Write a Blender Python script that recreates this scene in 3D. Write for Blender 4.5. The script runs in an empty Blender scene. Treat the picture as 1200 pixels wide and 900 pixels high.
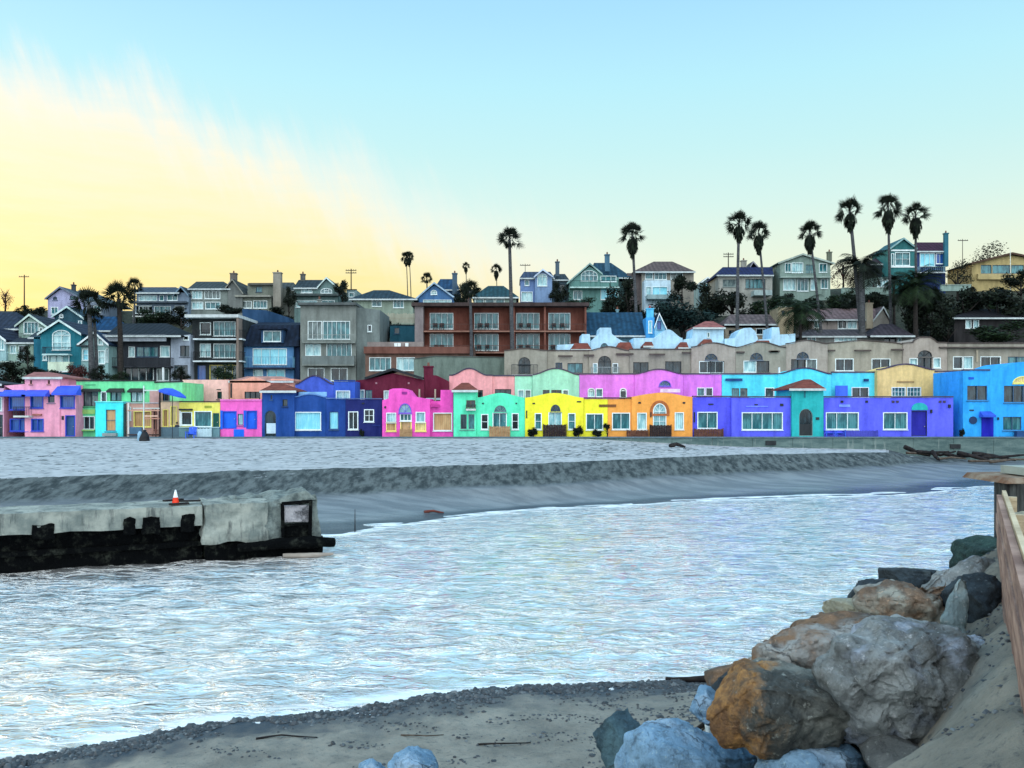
import bpy, math, random
import numpy as np
from mathutils import Vector, Matrix, noise
from mathutils.geometry import tessellate_polygon
random.seed(7)
SC = bpy.context.scene
COL = SC.collection
PI = math.pi
EYE = 6.0      # eye height above the water
HZ = 480.0     # row of the horizon in the photograph
F = 1000.0     # focal length in photograph pixels

def wx(px, Y): return (px - 600.0) * Y / F
def wz(py, Y): return EYE - (py - HZ) * Y / F
def lin(c):
    c = c / 255.0
    return c / 12.92 if c <= 0.04045 else ((c + 0.055) / 1.055) ** 2.4
def sm(t):
    t = max(0.0, min(1.0, t)); return t * t * (3 - 2 * t)
def interp(x, xs, ys): return float(np.interp(x, xs, ys))

# ------------------------------------------------------------------ materials
MATS = {}
def new_mat(key):
    m = bpy.data.materials.new(key); m.use_nodes = True
    return m, m.node_tree, m.node_tree.nodes['Principled BSDF']
def nd(nt, t, **kw):
    n = nt.nodes.new(t)
    for k, v in kw.items(): setattr(n, k, v)
    return n
def noise_node(nt, vec, scale, detail=5.0, rough=0.55):
    n = nd(nt, 'ShaderNodeTexNoise'); n.inputs['Scale'].default_value = scale
    n.inputs['Detail'].default_value = detail; n.inputs['Roughness'].default_value = rough
    if vec is not None: nt.links.new(vec, n.inputs['Vector'])
    return n.outputs['Fac']
def maprange(nt, v, a, b, c=0.0, d=1.0, smooth=True):
    n = nd(nt, 'ShaderNodeMapRange')
    if smooth: n.interpolation_type = 'SMOOTHSTEP'
    for k, x in zip(('From Min', 'From Max', 'To Min', 'To Max'), (a, b, c, d)): n.inputs[k].default_value = x
    if hasattr(v, 'links'): nt.links.new(v, n.inputs['Value'])
    else: n.inputs['Value'].default_value = v
    return n.outputs['Result']
def mixc(nt, fac, a, b, blend='MIX'):
    n = nd(nt, 'ShaderNodeMix', data_type='RGBA', blend_type=blend)
    for i, v in ((0, fac), (6, a), (7, b)):
        if hasattr(v, 'links'): nt.links.new(v, n.inputs[i])
        elif i == 0: n.inputs[0].default_value = v
        else: n.inputs[i].default_value = (*v, 1)
    return n.outputs[2]
def mathn(nt, op, a, b=None):
    n = nd(nt, 'ShaderNodeMath', operation=op)
    for i, v in enumerate((a, b)):
        if v is None: continue
        if hasattr(v, 'links'): nt.links.new(v, n.inputs[i])
        else: n.inputs[i].default_value = v
    return n.outputs[0]
def bump(nt, h, strength, dist, bs, normal=None):
    n = nd(nt, 'ShaderNodeBump'); n.inputs['Strength'].default_value = strength
    n.inputs['Distance'].default_value = dist
    nt.links.new(h, n.inputs['Height'])
    if normal is not None: nt.links.new(normal, n.inputs['Normal'])
    if bs is not None: nt.links.new(n.outputs[0], bs.inputs['Normal'])
    return n.outputs[0]
def scaled(nt, vec, s):
    n = nd(nt, 'ShaderNodeVectorMath', operation='MULTIPLY')
    nt.links.new(vec, n.inputs[0]); n.inputs[1].default_value = s
    return n.outputs[0]

def paint(rgb, rough=0.85, k=1.0, dirt=0.22, scale=1.2):
    """painted stucco or timber with uneven weathering; rgb 0-255"""
    key = ('paint', rgb, rough, dirt)
    if key in MATS: return MATS[key]
    m, nt, bs = new_mat('paint'); c = tuple(min(0.86, lin(v) * k) for v in rgb)
    co = nd(nt, 'ShaderNodeTexCoord').outputs['Object']
    st = scaled(nt, co, (1.0, 1.0, 0.28))
    n1 = maprange(nt, noise_node(nt, st, scale, 6), 0.35, 0.75)
    dark = tuple(v * (1 - dirt) for v in c); lite = tuple(min(0.9, v * 1.08 + 0.012) for v in c)
    a = mixc(nt, n1, lite, dark)
    n2a = maprange(nt, noise_node(nt, scaled(nt, co, (1.1, 1.0, 0.25)), 1.7, 6, 0.7), 0.35, 0.66, 0.92, 1.03)
    n2b = maprange(nt, noise_node(nt, co, 3.0, 6, 0.7), 0.3, 0.7, 0.88, 1.06)
    n2 = mathn(nt, 'MULTIPLY', n2a, n2b)
    cm = nd(nt, 'ShaderNodeMix', data_type='RGBA', blend_type='MULTIPLY'); cm.inputs[0].default_value = 1
    nt.links.new(a, cm.inputs[6]); nt.links.new(n2, cm.inputs[7])
    nt.links.new(cm.outputs[2], bs.inputs['Base Color'])
    bs.inputs['Roughness'].default_value = rough; bs.inputs['Specular IOR Level'].default_value = 0.25
    bump(nt, noise_node(nt, co, 14.0, 4), 0.35, 0.03, bs)
    MATS[key] = m; return m
def roofing(rgb, band=9.0):
    key = ('roof', rgb, band)
    if key in MATS: return MATS[key]
    m, nt, bs = new_mat('roofing'); c = tuple(lin(v) for v in rgb)
    co = nd(nt, 'ShaderNodeTexCoord').outputs['Object']
    n1 = maprange(nt, noise_node(nt, co, 1.6, 6), 0.3, 0.75)
    a = mixc(nt, n1, tuple(v * 1.35 for v in c), tuple(v * 0.6 for v in c))
    w = nd(nt, 'ShaderNodeTexWave', bands_direction='X'); w.inputs['Scale'].default_value = band / 6.28
    w.inputs['Distortion'].default_value = 1.2; nt.links.new(co, w.inputs['Vector'])
    b = mixc(nt, maprange(nt, w.outputs['Fac'], 0.1, 0.9, 0.0, 0.45), a, tuple(v * 0.45 for v in c))
    nt.links.new(b, bs.inputs['Base Color']); bs.inputs['Roughness'].default_value = 0.85
    bs.inputs['Specular IOR Level'].default_value = 0.2
    bump(nt, w.outputs['Fac'], 0.6, 0.06, bs)
    MATS[key] = m; return m
def glass(code):
    key = ('glass', code)
    if key in MATS: return MATS[key]
    cols = {'k': ((10, 24, 30), (44, 66, 74)), 't': ((36, 92, 100), (78, 140, 146)), 'p': ((128, 178, 186), (190, 226, 226)),
            'g': ((66, 84, 86), (120, 138, 136)), 'o': ((196, 160, 116), (176, 138, 96)), 'u': ((30, 74, 150), (44, 96, 170)),
            'c': ((120, 205, 225), (150, 225, 238)), 'y': ((236, 214, 150), (200, 180, 120))}[code]
    m, nt, bs = new_mat('window_glass')
    co = nd(nt, 'ShaderNodeTexCoord').outputs['Object']
    n1 = maprange(nt, noise_node(nt, scaled(nt, co, (1.3, 1.0, 0.45)), 1.7, 3), 0.38, 0.62)
    folds = nd(nt, 'ShaderNodeTexWave', bands_direction='X'); folds.inputs['Scale'].default_value = 1.6
    folds.inputs['Distortion'].default_value = 2.5; nt.links.new(co, folds.inputs['Vector'])
    a = mixc(nt, n1, tuple(lin(v) for v in cols[0]), tuple(lin(v) for v in cols[1]))
    b = mixc(nt, maprange(nt, folds.outputs['Fac'], 0.2, 1.0, 0.0, 0.35), a, tuple(lin(v) * 0.5 for v in cols[0]))
    nt.links.new(b, bs.inputs['Base Color'])
    bs.inputs['Roughness'].default_value = 0.08 if code != 'o' else 0.7
    bs.inputs['Specular IOR Level'].default_value = 0.5 if code != 'o' else 0.2
    MATS[key] = m; return m
def plain(rgb, rough=0.7, metal=0.0):
    key = ('plain', rgb, rough, metal)
    if key in MATS: return MATS[key]
    m, nt, bs = new_mat('coat'); c = tuple(lin(v) for v in rgb)
    co = nd(nt, 'ShaderNodeTexCoord').outputs['Object']
    n = maprange(nt, noise_node(nt, co, 4.0, 4), 0.3, 0.7)
    nt.links.new(mixc(nt, n, tuple(v * 0.8 for v in c), tuple(min(.9, v * 1.1) for v in c)), bs.inputs['Base Color'])
    bs.inputs['Roughness'].default_value = rough; bs.inputs['Metallic'].default_value = metal
    bs.inputs['Specular IOR Level'].default_value = 0.3
    MATS[key] = m; return m
def leafmat(rgb, rgb2):
    key = ('leaf', rgb, rgb2)
    if key in MATS: return MATS[key]
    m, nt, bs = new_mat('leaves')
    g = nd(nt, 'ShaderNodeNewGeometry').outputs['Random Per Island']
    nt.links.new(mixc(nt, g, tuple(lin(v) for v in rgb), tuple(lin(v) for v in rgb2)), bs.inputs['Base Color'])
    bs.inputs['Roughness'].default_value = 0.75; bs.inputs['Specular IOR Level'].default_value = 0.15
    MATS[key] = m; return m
def woodmat(rgb, rgb2, scale=3.0, axis=(1, 1, 1), k=1.0):
    key = ('wood', rgb, rgb2, scale, axis)
    if key in MATS: return MATS[key]
    m, nt, bs = new_mat('weathered_wood')
    co = nd(nt, 'ShaderNodeTexCoord').outputs['Object']
    v = scaled(nt, co, axis)
    n = maprange(nt, noise_node(nt, v, scale, 8, 0.65), 0.33, 0.68)
    n2 = maprange(nt, noise_node(nt, co, scale * 0.4, 4, 0.6), 0.35, 0.7)
    a = mixc(nt, n, tuple(lin(x) for x in rgb), tuple(lin(x) for x in rgb2))
    b = mixc(nt, mathn(nt, 'MULTIPLY', n2, 0.4), a, tuple(lin(x) * 0.45 for x in rgb))
    nt.links.new(b, bs.inputs['Base Color']); bs.inputs['Roughness'].default_value = 0.85
    bs.inputs['Specular IOR Level'].default_value = 0.2
    bump(nt, n, 0.8, 0.02, bs)
    MATS[key] = m; return m

# ------------------------------------------------------------------ mesh helpers
class MB:
    def __init__(s): s.v = []; s.f = []
    def add(s, vs, fs):
        o = len(s.v); s.v.extend(tuple(v) for v in vs); s.f.extend(tuple(i + o for i in f) for f in fs)
    def box(s, x0, x1, y0, y1, z0, z1):
        vs = [(x, y, z) for z in (z0, z1) for y in (y0, y1) for x in (x0, x1)]
        s.add(vs, [(0, 2, 3, 1), (4, 5, 7, 6), (0, 1, 5, 4), (2, 6, 7, 3), (0, 4, 6, 2), (1, 3, 7, 5)])
    def hull8(s, vs): s.add(vs, [(0, 2, 3, 1), (4, 5, 7, 6), (0, 1, 5, 4), (2, 6, 7, 3), (0, 4, 6, 2), (1, 3, 7, 5)])
    def bar(s, a, b, w, h=None):
        a = Vector(a); b = Vector(b); h = h or w; d = (b - a)
        if d.length < 1e-6: return
        d.normalize(); up = Vector((0, 0, 1)) if abs(d.z) < 0.95 else Vector((0, 1, 0))
        r = d.cross(up).normalized(); u = r.cross(d).normalized(); r *= w / 2; u *= h / 2
        s.hull8([a - r - u, a + r - u, b - r - u, b + r - u, a - r + u, a + r + u, b - r + u, b + r + u])
    def tube(s, pts, rad, n=8, caps=True):
        pts = [Vector(p) for p in pts]; o = len(s.v)
        if not hasattr(rad, '__len__'): rad = [rad] * len(pts)
        for i, p in enumerate(pts):
            d = (pts[min(i + 1, len(pts) - 1)] - pts[max(i - 1, 0)]).normalized()
            up = Vector((0, 0, 1)) if abs(d.z) < 0.9 else Vector((0, 1, 0))
            r = d.cross(up).normalized(); u = r.cross(d)
            for k in range(n):
                t = 2 * PI * k / n; s.v.append(tuple(p + (r * math.cos(t) + u * math.sin(t)) * rad[i]))
        for i in range(len(pts) - 1):
            for k in range(n):
                a = o + i * n + k; b = o + i * n + (k + 1) % n; s.f.append((a, b, b + n, a + n))
        if caps:
            s.f.append(tuple(o + k for k in range(n))); e = o + (len(pts) - 1) * n
            s.f.append(tuple(e + n - 1 - k for k in range(n)))
    def prism(s, poly, y0, y1, holes=(), reveal=None):
        """poly and holes in (x, z); front face at y0, back at y1; holes are cut in the front and lined to depth reveal"""
        polys = [[Vector((p[0], p[1], 0)) for p in q] for q in [poly, *holes]]
        tris = tessellate_polygon(polys); flat = [p for q in [poly, *holes] for p in q]
        s.add([(p[0], y0, p[1]) for p in flat], tris)
        s.add([(p[0], y1, p[1]) for p in poly], [(t) for t in tessellate_polygon([polys[0]])])
        n = len(poly)
        s.add([(p[0], y0, p[1]) for p in poly] + [(p[0], y1, p[1]) for p in poly], [(i, (i + 1) % n, n + (i + 1) % n, n + i) for i in range(n)])
        for h in holes:
            n = len(h)
            s.add([(p[0], y0, p[1]) for p in h] + [(p[0], y0 + reveal, p[1]) for p in h], [(i, (i + 1) % n, n + (i + 1) % n, n + i) for i in range(n)])
    def ring(s, outer, inner, y0, y1):
        n = len(outer)
        vs = [(p[0], y, p[1]) for y in (y0, y1) for q in (outer, inner) for p in q]
        fs = []
        for i in range(n):
            j = (i + 1) % n
            fs += [(i, j, n + j, n + i), (2 * n + i, 3 * n + i, 3 * n + j, 2 * n + j), (i, 2 * n + i, 2 * n + j, j), (n + i, n + j, 3 * n + j, 3 * n + i)]
        s.add(vs, fs)
    def build(s, name, mat, parent=None, origin=(0, 0, 0), smooth=False):
        me = bpy.data.meshes.new(name); ox, oy, oz = origin
        me.from_pydata([(x - ox, y - oy, z - oz) for x, y, z in s.v], [], s.f)
        me.materials.append(mat); me.validate()
        if smooth: me.shade_smooth()
        import bmesh
        bm = bmesh.new(); bm.from_mesh(me); bmesh.ops.recalc_face_normals(bm, faces=bm.faces[:]); bm.to_mesh(me); bm.free()
        o = bpy.data.objects.new(name, me); COL.objects.link(o)
        if parent is not None: o.parent = parent
        else: o.location = origin
        return o
def offset_poly(poly, d):
    """move every corner of a polygon (x, z) inwards by d (outwards when d is negative)"""
    n = len(poly); out = []
    area = sum(poly[i][0] * poly[(i + 1) % n][1] - poly[(i + 1) % n][0] * poly[i][1] for i in range(n))
    sg = 1 if area > 0 else -1
    for i in range(n):
        p0 = Vector(poly[i - 1]); p1 = Vector(poly[i]); p2 = Vector(poly[(i + 1) % n])
        a = (p1 - p0).normalized(); b = (p2 - p1).normalized()
        na = Vector((-a.y, a.x)) * sg; nb = Vector((-b.y, b.x)) * sg
        m = (na + nb)
        m = m.normalized() if m.length > 1e-6 else na
        k = d / max(0.35, m.dot(na)); out.append((p1.x + m.x * k, p1.y + m.y * k))
    return out
def tag(o, label=None, cat=None, group=None, kind=None):
    for k, v in (('label', label), ('category', cat), ('group', group), ('kind', kind)):
        if v: o[k] = v
    return o
def empty(name, loc, rz=0.0):
    o = bpy.data.objects.new(name, None); COL.objects.link(o); o.location = loc; o.rotation_euler = (0, 0, rz)
    o.empty_display_size = 0.3; return o
def copy_tree(o, parent=None):
    c = o.copy(); COL.objects.link(c); c.parent = parent
    for ch in list(o.children): copy_tree(ch, c)
    return c

# ------------------------------------------------------------------ ground heights
def hill(x, y):
    z = interp(y, [84.6, 90, 97, 103, 112, 118, 126, 134, 141, 160, 220, 420], [3.2, 3.3, 4.2, 6.4, 9.2, 10.4, 14.0, 18.6, 22.0, 24.5, 26.5, 27.0])
    k = sm((x - 22) / 40) * sm((y - 118) / 30); z += 4.2 * k
    k2 = sm((y - 120) / 30)
    return z + k2 * 0.5 * noise.noise(Vector((x * 0.06, y * 0.06, 3)))
SHORE = [(-70, -12), (-30, 6), (-15, 11.6), (-8.7, 14.5), (-5.8, 16.2), (-3.1, 17.1), (-0.73, 18.3), (1.86, 18.6), (4.6, 19), (7, 20), (12, 22), (20, 28), (34, 44)]
BANK = [(-4.6, -9), (0.3, 0), (3.0, 5), (6.8, 12), (8.8, 14.5), (14, 18), (24, 24), (40, 42)]
def side_dist(x, y, line):
    """signed distance to a polyline, positive on the right-hand / camera side"""
    best = 1e9; sg = 1
    for (ax, ay), (bx, by) in zip(line, line[1:]):
        dx, dy = bx - ax, by - ay; t = max(0, min(1, ((x - ax) * dx + (y - ay) * dy) / (dx * dx + dy * dy)))
        qx, qy = ax + t * dx - x, ay + t * dy - y; d = math.hypot(qx, qy)
        if d < best - 1e-9:
            best = d; sg = 1 if dx * (y - ay) - dy * (x - ax) < 0 else -1
    return best * sg
def near_h(x, y):
    if y > 45: return -5
    ds = side_dist(x, y, SHORE); db = side_dist(x, y, BANK)
    beach = 0.085 * ds if ds > 0 else 0.22 * ds
    beach = min(beach, 1.0)
    bank = 4.0 + (0.72 * db if db < 0 else 0.0) - 0.85 * math.exp(-((x - 2.85) ** 2 + (y - 7.5) ** 2) / 0.55) - 0.5 * math.exp(-((x - 4.6) ** 2 + (y - 9.8) ** 2) / 1.6)
    m = max(beach, bank)
    if abs(beach - bank) < 0.5: m += 0.12 * (1 - abs(beach - bank) / 0.5)
    return m
PXK = [-1500, -400, 0, 400, 620, 690, 860, 1040, 1066, 1150, 1500, 2700]
YW = [40, 40, 40, 40.8, 51.3, 52.6, 57, 60.5, 61.5, 66.7, 72, 80]            # waterline
YB = [43, 43.5, 44, 49.5, 54, 56.5, 64.5, 71.5, 74, 79, 80, 82]             # foot of the sand scarp
YC = [46.5, 46.8, 47.5, 54.0, 58.5, 61.2, 69.8, 77.5, 79.5, 82.5, 83, 83.5]     # crest of the sand scarp
ZC = [2.15, 2.15, 2.15, 2.3, 2.3, 2.3, 2.3, 2.15, 1.6, 0.95, 0.9, 0.9]
ZB = [1.1, 1.1, 1.1, 1.15, 1.1, 1.1, 1.05, 1.0, 0.95, 0.85, 0.8, 0.8]
ZW = [3.16, 3.16, 3.16, 3.16, 3.16, 3.1, 2.35, 2.05, 1.5, 0.95, 0.9, 0.9]
def far_h(x, y):
    px = 600 + 1000 * x / max(y, 12)
    yw, yb, yc, zc, zb, zw = (interp(px, PXK, a) for a in (YW, YB, YC, ZC, ZB, ZW))
    wob = 0.9 * noise.noise(Vector((x * 0.22, 7.1, 0))) + 0.35 * noise.noise(Vector((x * 0.9, 2.1, 0)))
    yb += 0.9 * wob * noise.noise(Vector((x * 0.13, 9.3, 0))) + 0.3 * wob; yc += 0.8 * wob + 0.25 * noise.noise(Vector((x * 2.3, 3.3, 0)))
    yw += 1.6 * noise.noise(Vector((x * 0.11, 1.3, 5))) + 0.5 * noise.noise(Vector((x * 0.5, 1.3, 5)))
    bar = 0.30 * math.exp(-((x + 19.5) / 3.6) ** 2 - ((y - 29.0) / 1.2) ** 2)
    if y < yw: return -0.12 * (yw - y) if y > 36 else max(-0.12 * (yw - y), bar - 0.07 - 2.0 * (1 - bar / 0.3) ** 2)
    if y < yb:
        t = (y - yw) / (yb - yw)
        z = zb * (0.16 * t + 0.84 * t * t * t)
        z += 0.12 * sm(t * 6) * sm((1 - t) * 1.6) * (noise.noise(Vector((x * 0.16, y * 0.55, 2))) - 0.15)
        return z
    if y < yc:
        t = (y - yb) / (yc - yb); s = t ** 1.15
        g = 0.07 * math.sin(PI * t) * noise.noise(Vector((x * 1.3 + y * 0.8, y * 0.35, 4)))
        return zb + (zc - zb) * s + g
    t = (y - yc) / max(0.3, 84.3 - yc)
    return zc + (zw - zc) * sm(t * 1.15) if t < 1 else zw
GC = {}
def ground(x, y):
    k_ = (x, y)
    if k_ not in GC: GC[k_] = ground_(x, y)
    return GC[k_]
def ground_(x, y):
    if y > 84.6: return hill(x, y)
    return max(near_h(x, y), far_h(x, y), -0.9)

# ------------------------------------------------------------------ houses
FR = {'w': (222, 236, 236), 'k': (34, 44, 50), 'b': (60, 90, 120), 'g': (120, 140, 140), 'y': (240, 225, 120), 'n': (120, 90, 70), 'u': (40, 70, 190), 'v': (110, 90, 200)}
class Win:
    def __init__(s, x0, y0, x1, y1, f='w', p='k', nv=1, nh=0, arch=0, kind='window', door=None, label=None, lintel=None):
        s.__dict__.update(locals())
def W(*a, **k): return Win(*a, **k)
def arch_poly(x0, x1, z0, z1, ah):
    """opening outline; ah = height of the arched top"""
    if ah <= 0: return [(x0, z0), (x1, z0), (x1, z1), (x0, z1)]
    c = (x0 + x1) / 2; r = (x1 - x0) / 2; pts = [(x0, z0), (x1, z0)] if z0 < z1 - ah - 1e-4 else []
    n = 12
    for i in range(n + 1):
        t = PI * i / n; pts.append((c + r * math.cos(t), z1 - ah + ah * math.sin(t)))
    return pts
class House:
    def __init__(s, name, label, cat, Y, px0, px1, group=None):
        s.Y = Y; x = wx((px0 + px1) / 2, Y); s.px0, s.px1 = px0, px1
        s.gz = ground(x, Y); s.o = (x, Y, s.gz)
        s.e = tag(empty(name, s.o), label, cat, group)
    def P(s, px, py, Y=None): Y = Y or s.Y; return (wx(px, Y), wz(py, Y))
    def put(s, mb, name, mat, parent=None, smooth=False):
        return mb.build(name, mat, parent or s.e, s.o, smooth)
    def wall(s, outline, mat, depth=6.0, wins=(), Y=None, bot=None, name='wall', coping=None, cw=0.12, label=None):
        Y = Y or s.Y
        top = [s.P(x, y, Y) for x, y in outline]        # left to right along the top edge
        zb = s.gz - 0.4 if bot is None else wz(bot, Y)
        poly = [(top[0][0], zb)] + top + [(top[-1][0], zb)]
        holes = []; jobs = []
        for w in wins:
            x0, z1 = s.P(w.x0, w.y0, Y); x1, z0 = s.P(w.x1, w.y1, Y)
            h = arch_poly(x0, x1, z0, z1, w.arch * Y / F); holes.append(h); jobs.append((w, h, x0, x1, z0, z1))
        m = MB(); m.prism(poly, Y, Y + depth, holes, 0.24)
        wo = s.put(m, name, mat)
        if label: wo['label'] = label
        if coping:
            c = MB(); up = 0.03
            for (xa, za), (xb, zb2) in zip(top, top[1:]):
                c.hull8([(xa, Y - 0.1, za + up), (xb, Y - 0.1, zb2 + up), (xa, Y + 0.34, za + up), (xb, Y + 0.34, zb2 + up),
                         (xa, Y - 0.1, za + up + cw), (xb, Y - 0.1, zb2 + up + cw), (xa, Y + 0.34, za + up + cw), (xb, Y + 0.34, zb2 + up + cw)])
            s.put(c, 'coping', coping)
        for w, h, x0, x1, z0, z1 in jobs: s.opening(w, h, x0, x1, z0, z1, Y)
        return wo
    def opening(s, w, h, x0, x1, z0, z1, Y):
        t = min(0.07, (x1 - x0) * 0.16, (z1 - z0) * 0.14)
        fm = paint(FR[w.f], 0.6, 1.0, 0.1)
        m = MB(); rec = w.f in 'kbgn'; m.ring(offset_poly(h, 0.002 if rec else -0.03), offset_poly(h, t * 0.8), Y + 0.07 if rec else Y - 0.045, Y + 0.16 if rec else Y + 0.1)
        ah = w.arch * Y / F; c = (x0 + x1) / 2; r = (x1 - x0) / 2
        def ztop(x): return z1 if ah <= 0 else z1 - ah + ah * math.sqrt(max(0, 1 - ((x - c) / r) ** 2))
        if w.kind != 'hole':
            for i in range(1, w.nv):
                x = x0 + (x1 - x0) * i / w.nv; m.box(x - t * .35, x + t * .35, Y + 0.02, Y + 0.12, z0, ztop(x) - 0.01)
            zt = z1 - ah
            for i in range(1, w.nh + 1):
                z = z0 + (zt - z0) * i / (w.nh + 1); m.box(x0, x1, Y + 0.035, Y + 0.115, z - t * .3, z + t * .3)
            if ah > 0 and zt - z0 > 0.2: m.box(x0, x1, Y + 0.03, Y + 0.11, zt - t * .4, zt + t * .4)
            if ah > 0:
                for k in range(1, 4):
                    a = PI * k / 4; m.bar((c, Y + 0.06, zt), (c + r * .97 * math.cos(a), Y + 0.06, zt + ah * .97 * math.sin(a)), t * .5)
        if w.kind == 'window':
            m.box(x0 - 0.09, x1 + 0.09, Y - 0.12, Y + 0.02, z0 - 0.11, z0 - 0.052)      # sill
        fr = s.put(m, 'door' if w.kind == 'door' else 'archway' if w.kind == 'hole' else 'window', fm)
        if w.label: fr['label'] = w.label
        if w.kind == 'window' or w.kind == 'hole':
            g = MB(); g.prism(offset_poly(h, -0.01), Y + 0.17 if w.kind == 'window' else Y + 0.23, Y + 0.3)
            s.put(g, 'pane' if w.kind == 'window' else 'recess', glass(w.p), fr)
        else:
            g = MB(); g.prism(offset_poly(h, -0.01), Y + 0.14, Y + 0.3)
            if w.door: mt = paint(w.door, 0.6)
            else: mt = glass(w.p)
            s.put(g, 'door_leaf', mt, fr)
            k = MB(); k.tube([(x1 - 0.22, Y + 0.14, z0 + 0.95), (x1 - 0.22, Y + 0.05, z0 + 0.95)], 0.04, 8)
            s.put(k, 'handle', plain((170, 170, 160), 0.3, 0.8), fr)
    def box(s, name, mat, x0, y0, x1, y1, d0, d1, parent=None, label=None, Y=None):
        """box spanning photograph columns x0-x1 and rows y0-y1 at the facade, from depth d0 to d1"""
        Y = Y or s.Y; a, zt = s.P(x0, y0, Y); b, zb = s.P(x1, y1, Y)
        m = MB(); m.box(a, b, Y + d0, Y + d1, zb, zt); o = s.put(m, name, mat, parent)
        if label: o['label'] = label
        return o
    def roof(s, x0, x1, ye, yr, mat, r0=None, r1=None, depth=6.0, over=0.35, Y=None, th=0.14, name='roof', label=None):
        """pitched roof: eave row ye at the front, ridge row yr from r0 to r1 half way back"""
        Y = Y or s.Y; ym = Y + depth / 2; r0 = x0 if r0 is None else r0; r1 = x1 if r1 is None else r1
        a, ze = s.P(x0, ye, Y - over); b, _ = s.P(x1, ye, Y - over)
        zr = wz(yr, ym); c = wx(r0, ym); d = wx(r1, ym); yf, yb = Y - over, Y + depth + over
        if r0 == x0: c = a
        if r1 == x1: d = b
        m = MB(); v = [(a, yf, ze), (b, yf, ze), (b, yb, ze), (a, yb, ze), (c, ym, zr), (d, ym, zr)]
        lo = [(p[0], p[1], p[2] - th) for p in v[:4]]
        m.add(v + lo, [(0, 1, 5, 4), (2, 3, 4, 5), (1, 2, 5), (3, 0, 4), (6, 7, 1, 0), (7, 8, 2, 1), (8, 9, 3, 2), (9, 6, 0, 3), (6, 9, 8, 7)])
        ro = s.put(m, name, mat)
        if label: ro['label'] = label
        g = MB(); g.box(a - 0.02, b + 0.02, yf - 0.1, yf - 0.005, ze - th - 0.1, ze - 0.02); s.put(g, 'gutter', paint((190, 200, 200), 0.6), ro)
        return ro
    def gable(s, xl, yl, xa, ya, xr, yr, mat, trim, depth=6.0, over=0.4, Y=None, th=0.16, tw=0.22):
        """front-facing gable roof with barge boards; left eave, apex, right eave"""
        Y = Y or s.Y; L = s.P(xl, yl, Y); A = s.P(xa, ya, Y); R = s.P(xr, yr, Y); yf, yb = Y - over, Y + depth
        m = MB(); t = MB()
        for p, q in ((L, A), (A, R)):
            m.hull8([(p[0], yf, p[1]), (q[0], yf, q[1]), (p[0], yb, p[1]), (q[0], yb, q[1]), (p[0], yf, p[1] + th), (q[0], yf, q[1] + th), (p[0], yb, p[1] + th), (q[0], yb, q[1] + th)])
            t.hull8([(p[0], yf - 0.06, p[1] - tw * .55), (q[0], yf - 0.06, q[1] - tw * .55), (p[0], yf - 0.005, p[1] - tw * .55), (q[0], yf - 0.005, q[1] - tw * .55),
                     (p[0], yf - 0.06, p[1] + th * 1.02), (q[0], yf - 0.06, q[1] + th * 1.02), (p[0], yf - 0.005, p[1] + th * 1.02), (q[0], yf - 0.005, q[1] + th * 1.02)])
        ro = s.put(m, 'roof', mat); s.put(t, 'barge_board', trim, ro); return ro
    def chimney(s, x0, x1, yt, yb, mat, d0=2.0, cap=None, parent=None):
        Y = s.Y + d0; a, zt = s.P(x0, yt, Y); b, zb = s.P(x1, yb, Y); m = MB()
        m.box(a, b, Y, Y + (b - a) * 0.8, zb, zt); m.box(a - 0.08, b + 0.08, Y - 0.08, Y + (b - a) * .8 + 0.08, zt + 0.002, zt + 0.16)
        co = s.put(m, 'chimney', mat, parent)
        p = MB(); c = (a + b) / 2; yy = Y + (b - a) * 0.4
        p.tube([(c, yy, zt + .16), (c, yy, zt + 0.55)], [0.14, 0.11], 8); s.put(p, 'chimney_pot', cap or paint((120, 80, 66)), co if parent is None else None) if parent is None else s.put(p, 'chimney_pot', cap or paint((120, 80, 66)))
        return co
    def rail(s, x0, x1, yt, yb, out=1.2, col=(60, 70, 76), slab=None, step=0.16, solid=None, side=True, Y=None):
        """balcony: floor slab standing out from the facade and its railing"""
        Y = Y or s.Y; a, zt = s.P(x0, yt, Y - out); b, zb = s.P(x1, yb, Y - out)
        f = MB(); f.box(a, b, Y - out, Y - 0.003, zb - 0.18, zb); sl = s.put(f, 'balcony', slab or paint((200, 205, 200)))
        m = MB(); m.box(a, b, Y - out, Y - out + 0.06, zt - 0.06, zt)
        if solid: m.box(a, b, Y - out + 0.01, Y - out + 0.05, zb + 0.002, zt - 0.06)
        else:
            n = int((b - a) / step)
            for i in range(n + 1):
                x = a + 0.03 + (b - a - 0.06) * i / max(n, 1); w = 0.03 if i % 8 == 0 else 0.014
                m.box(x - w, x + w, Y - out + 0.015, Y - out + 0.045, zb, zt - 0.06)
        if side:
            for x in (a, b - 0.05):
                m.box(x, x + 0.05, Y - out + 0.062, Y - 0.01, zt - 0.06, zt)
                n = int(out / 0.25)
                for i in range(1, n): m.box(x + .01, x + 0.04, Y - out + i * .25, Y - out + i * .25 + .03, zb, zt - 0.06)
        s.put(m, 'railing', solid or paint(col, 0.6), sl); return sl
    def awning(s, x0, x1, yt, yb, mat, out=0.9, Y=None, label=None):
        Y = Y or s.Y; a, zt = s.P(x0, yt, Y); b, zb = s.P(x1, yb, Y - out); w = (b - a) * 0.0
        m = MB(); y1, y0 = Y - 0.01, Y - out
        m.add([(a + .1, y1, zt), (b - .1, y1, zt), (b, y0, zb + .18), (a, y0, zb + .18), (b, y0, zb), (a, y0, zb), (a, y1, zb), (b, y1, zb), (a + .1, y1, zt - .04), (b - .1, y1, zt - .04)],
              [(0, 1, 2, 3), (3, 2, 4, 5), (0, 3, 5, 6), (1, 7, 4, 2)])
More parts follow.
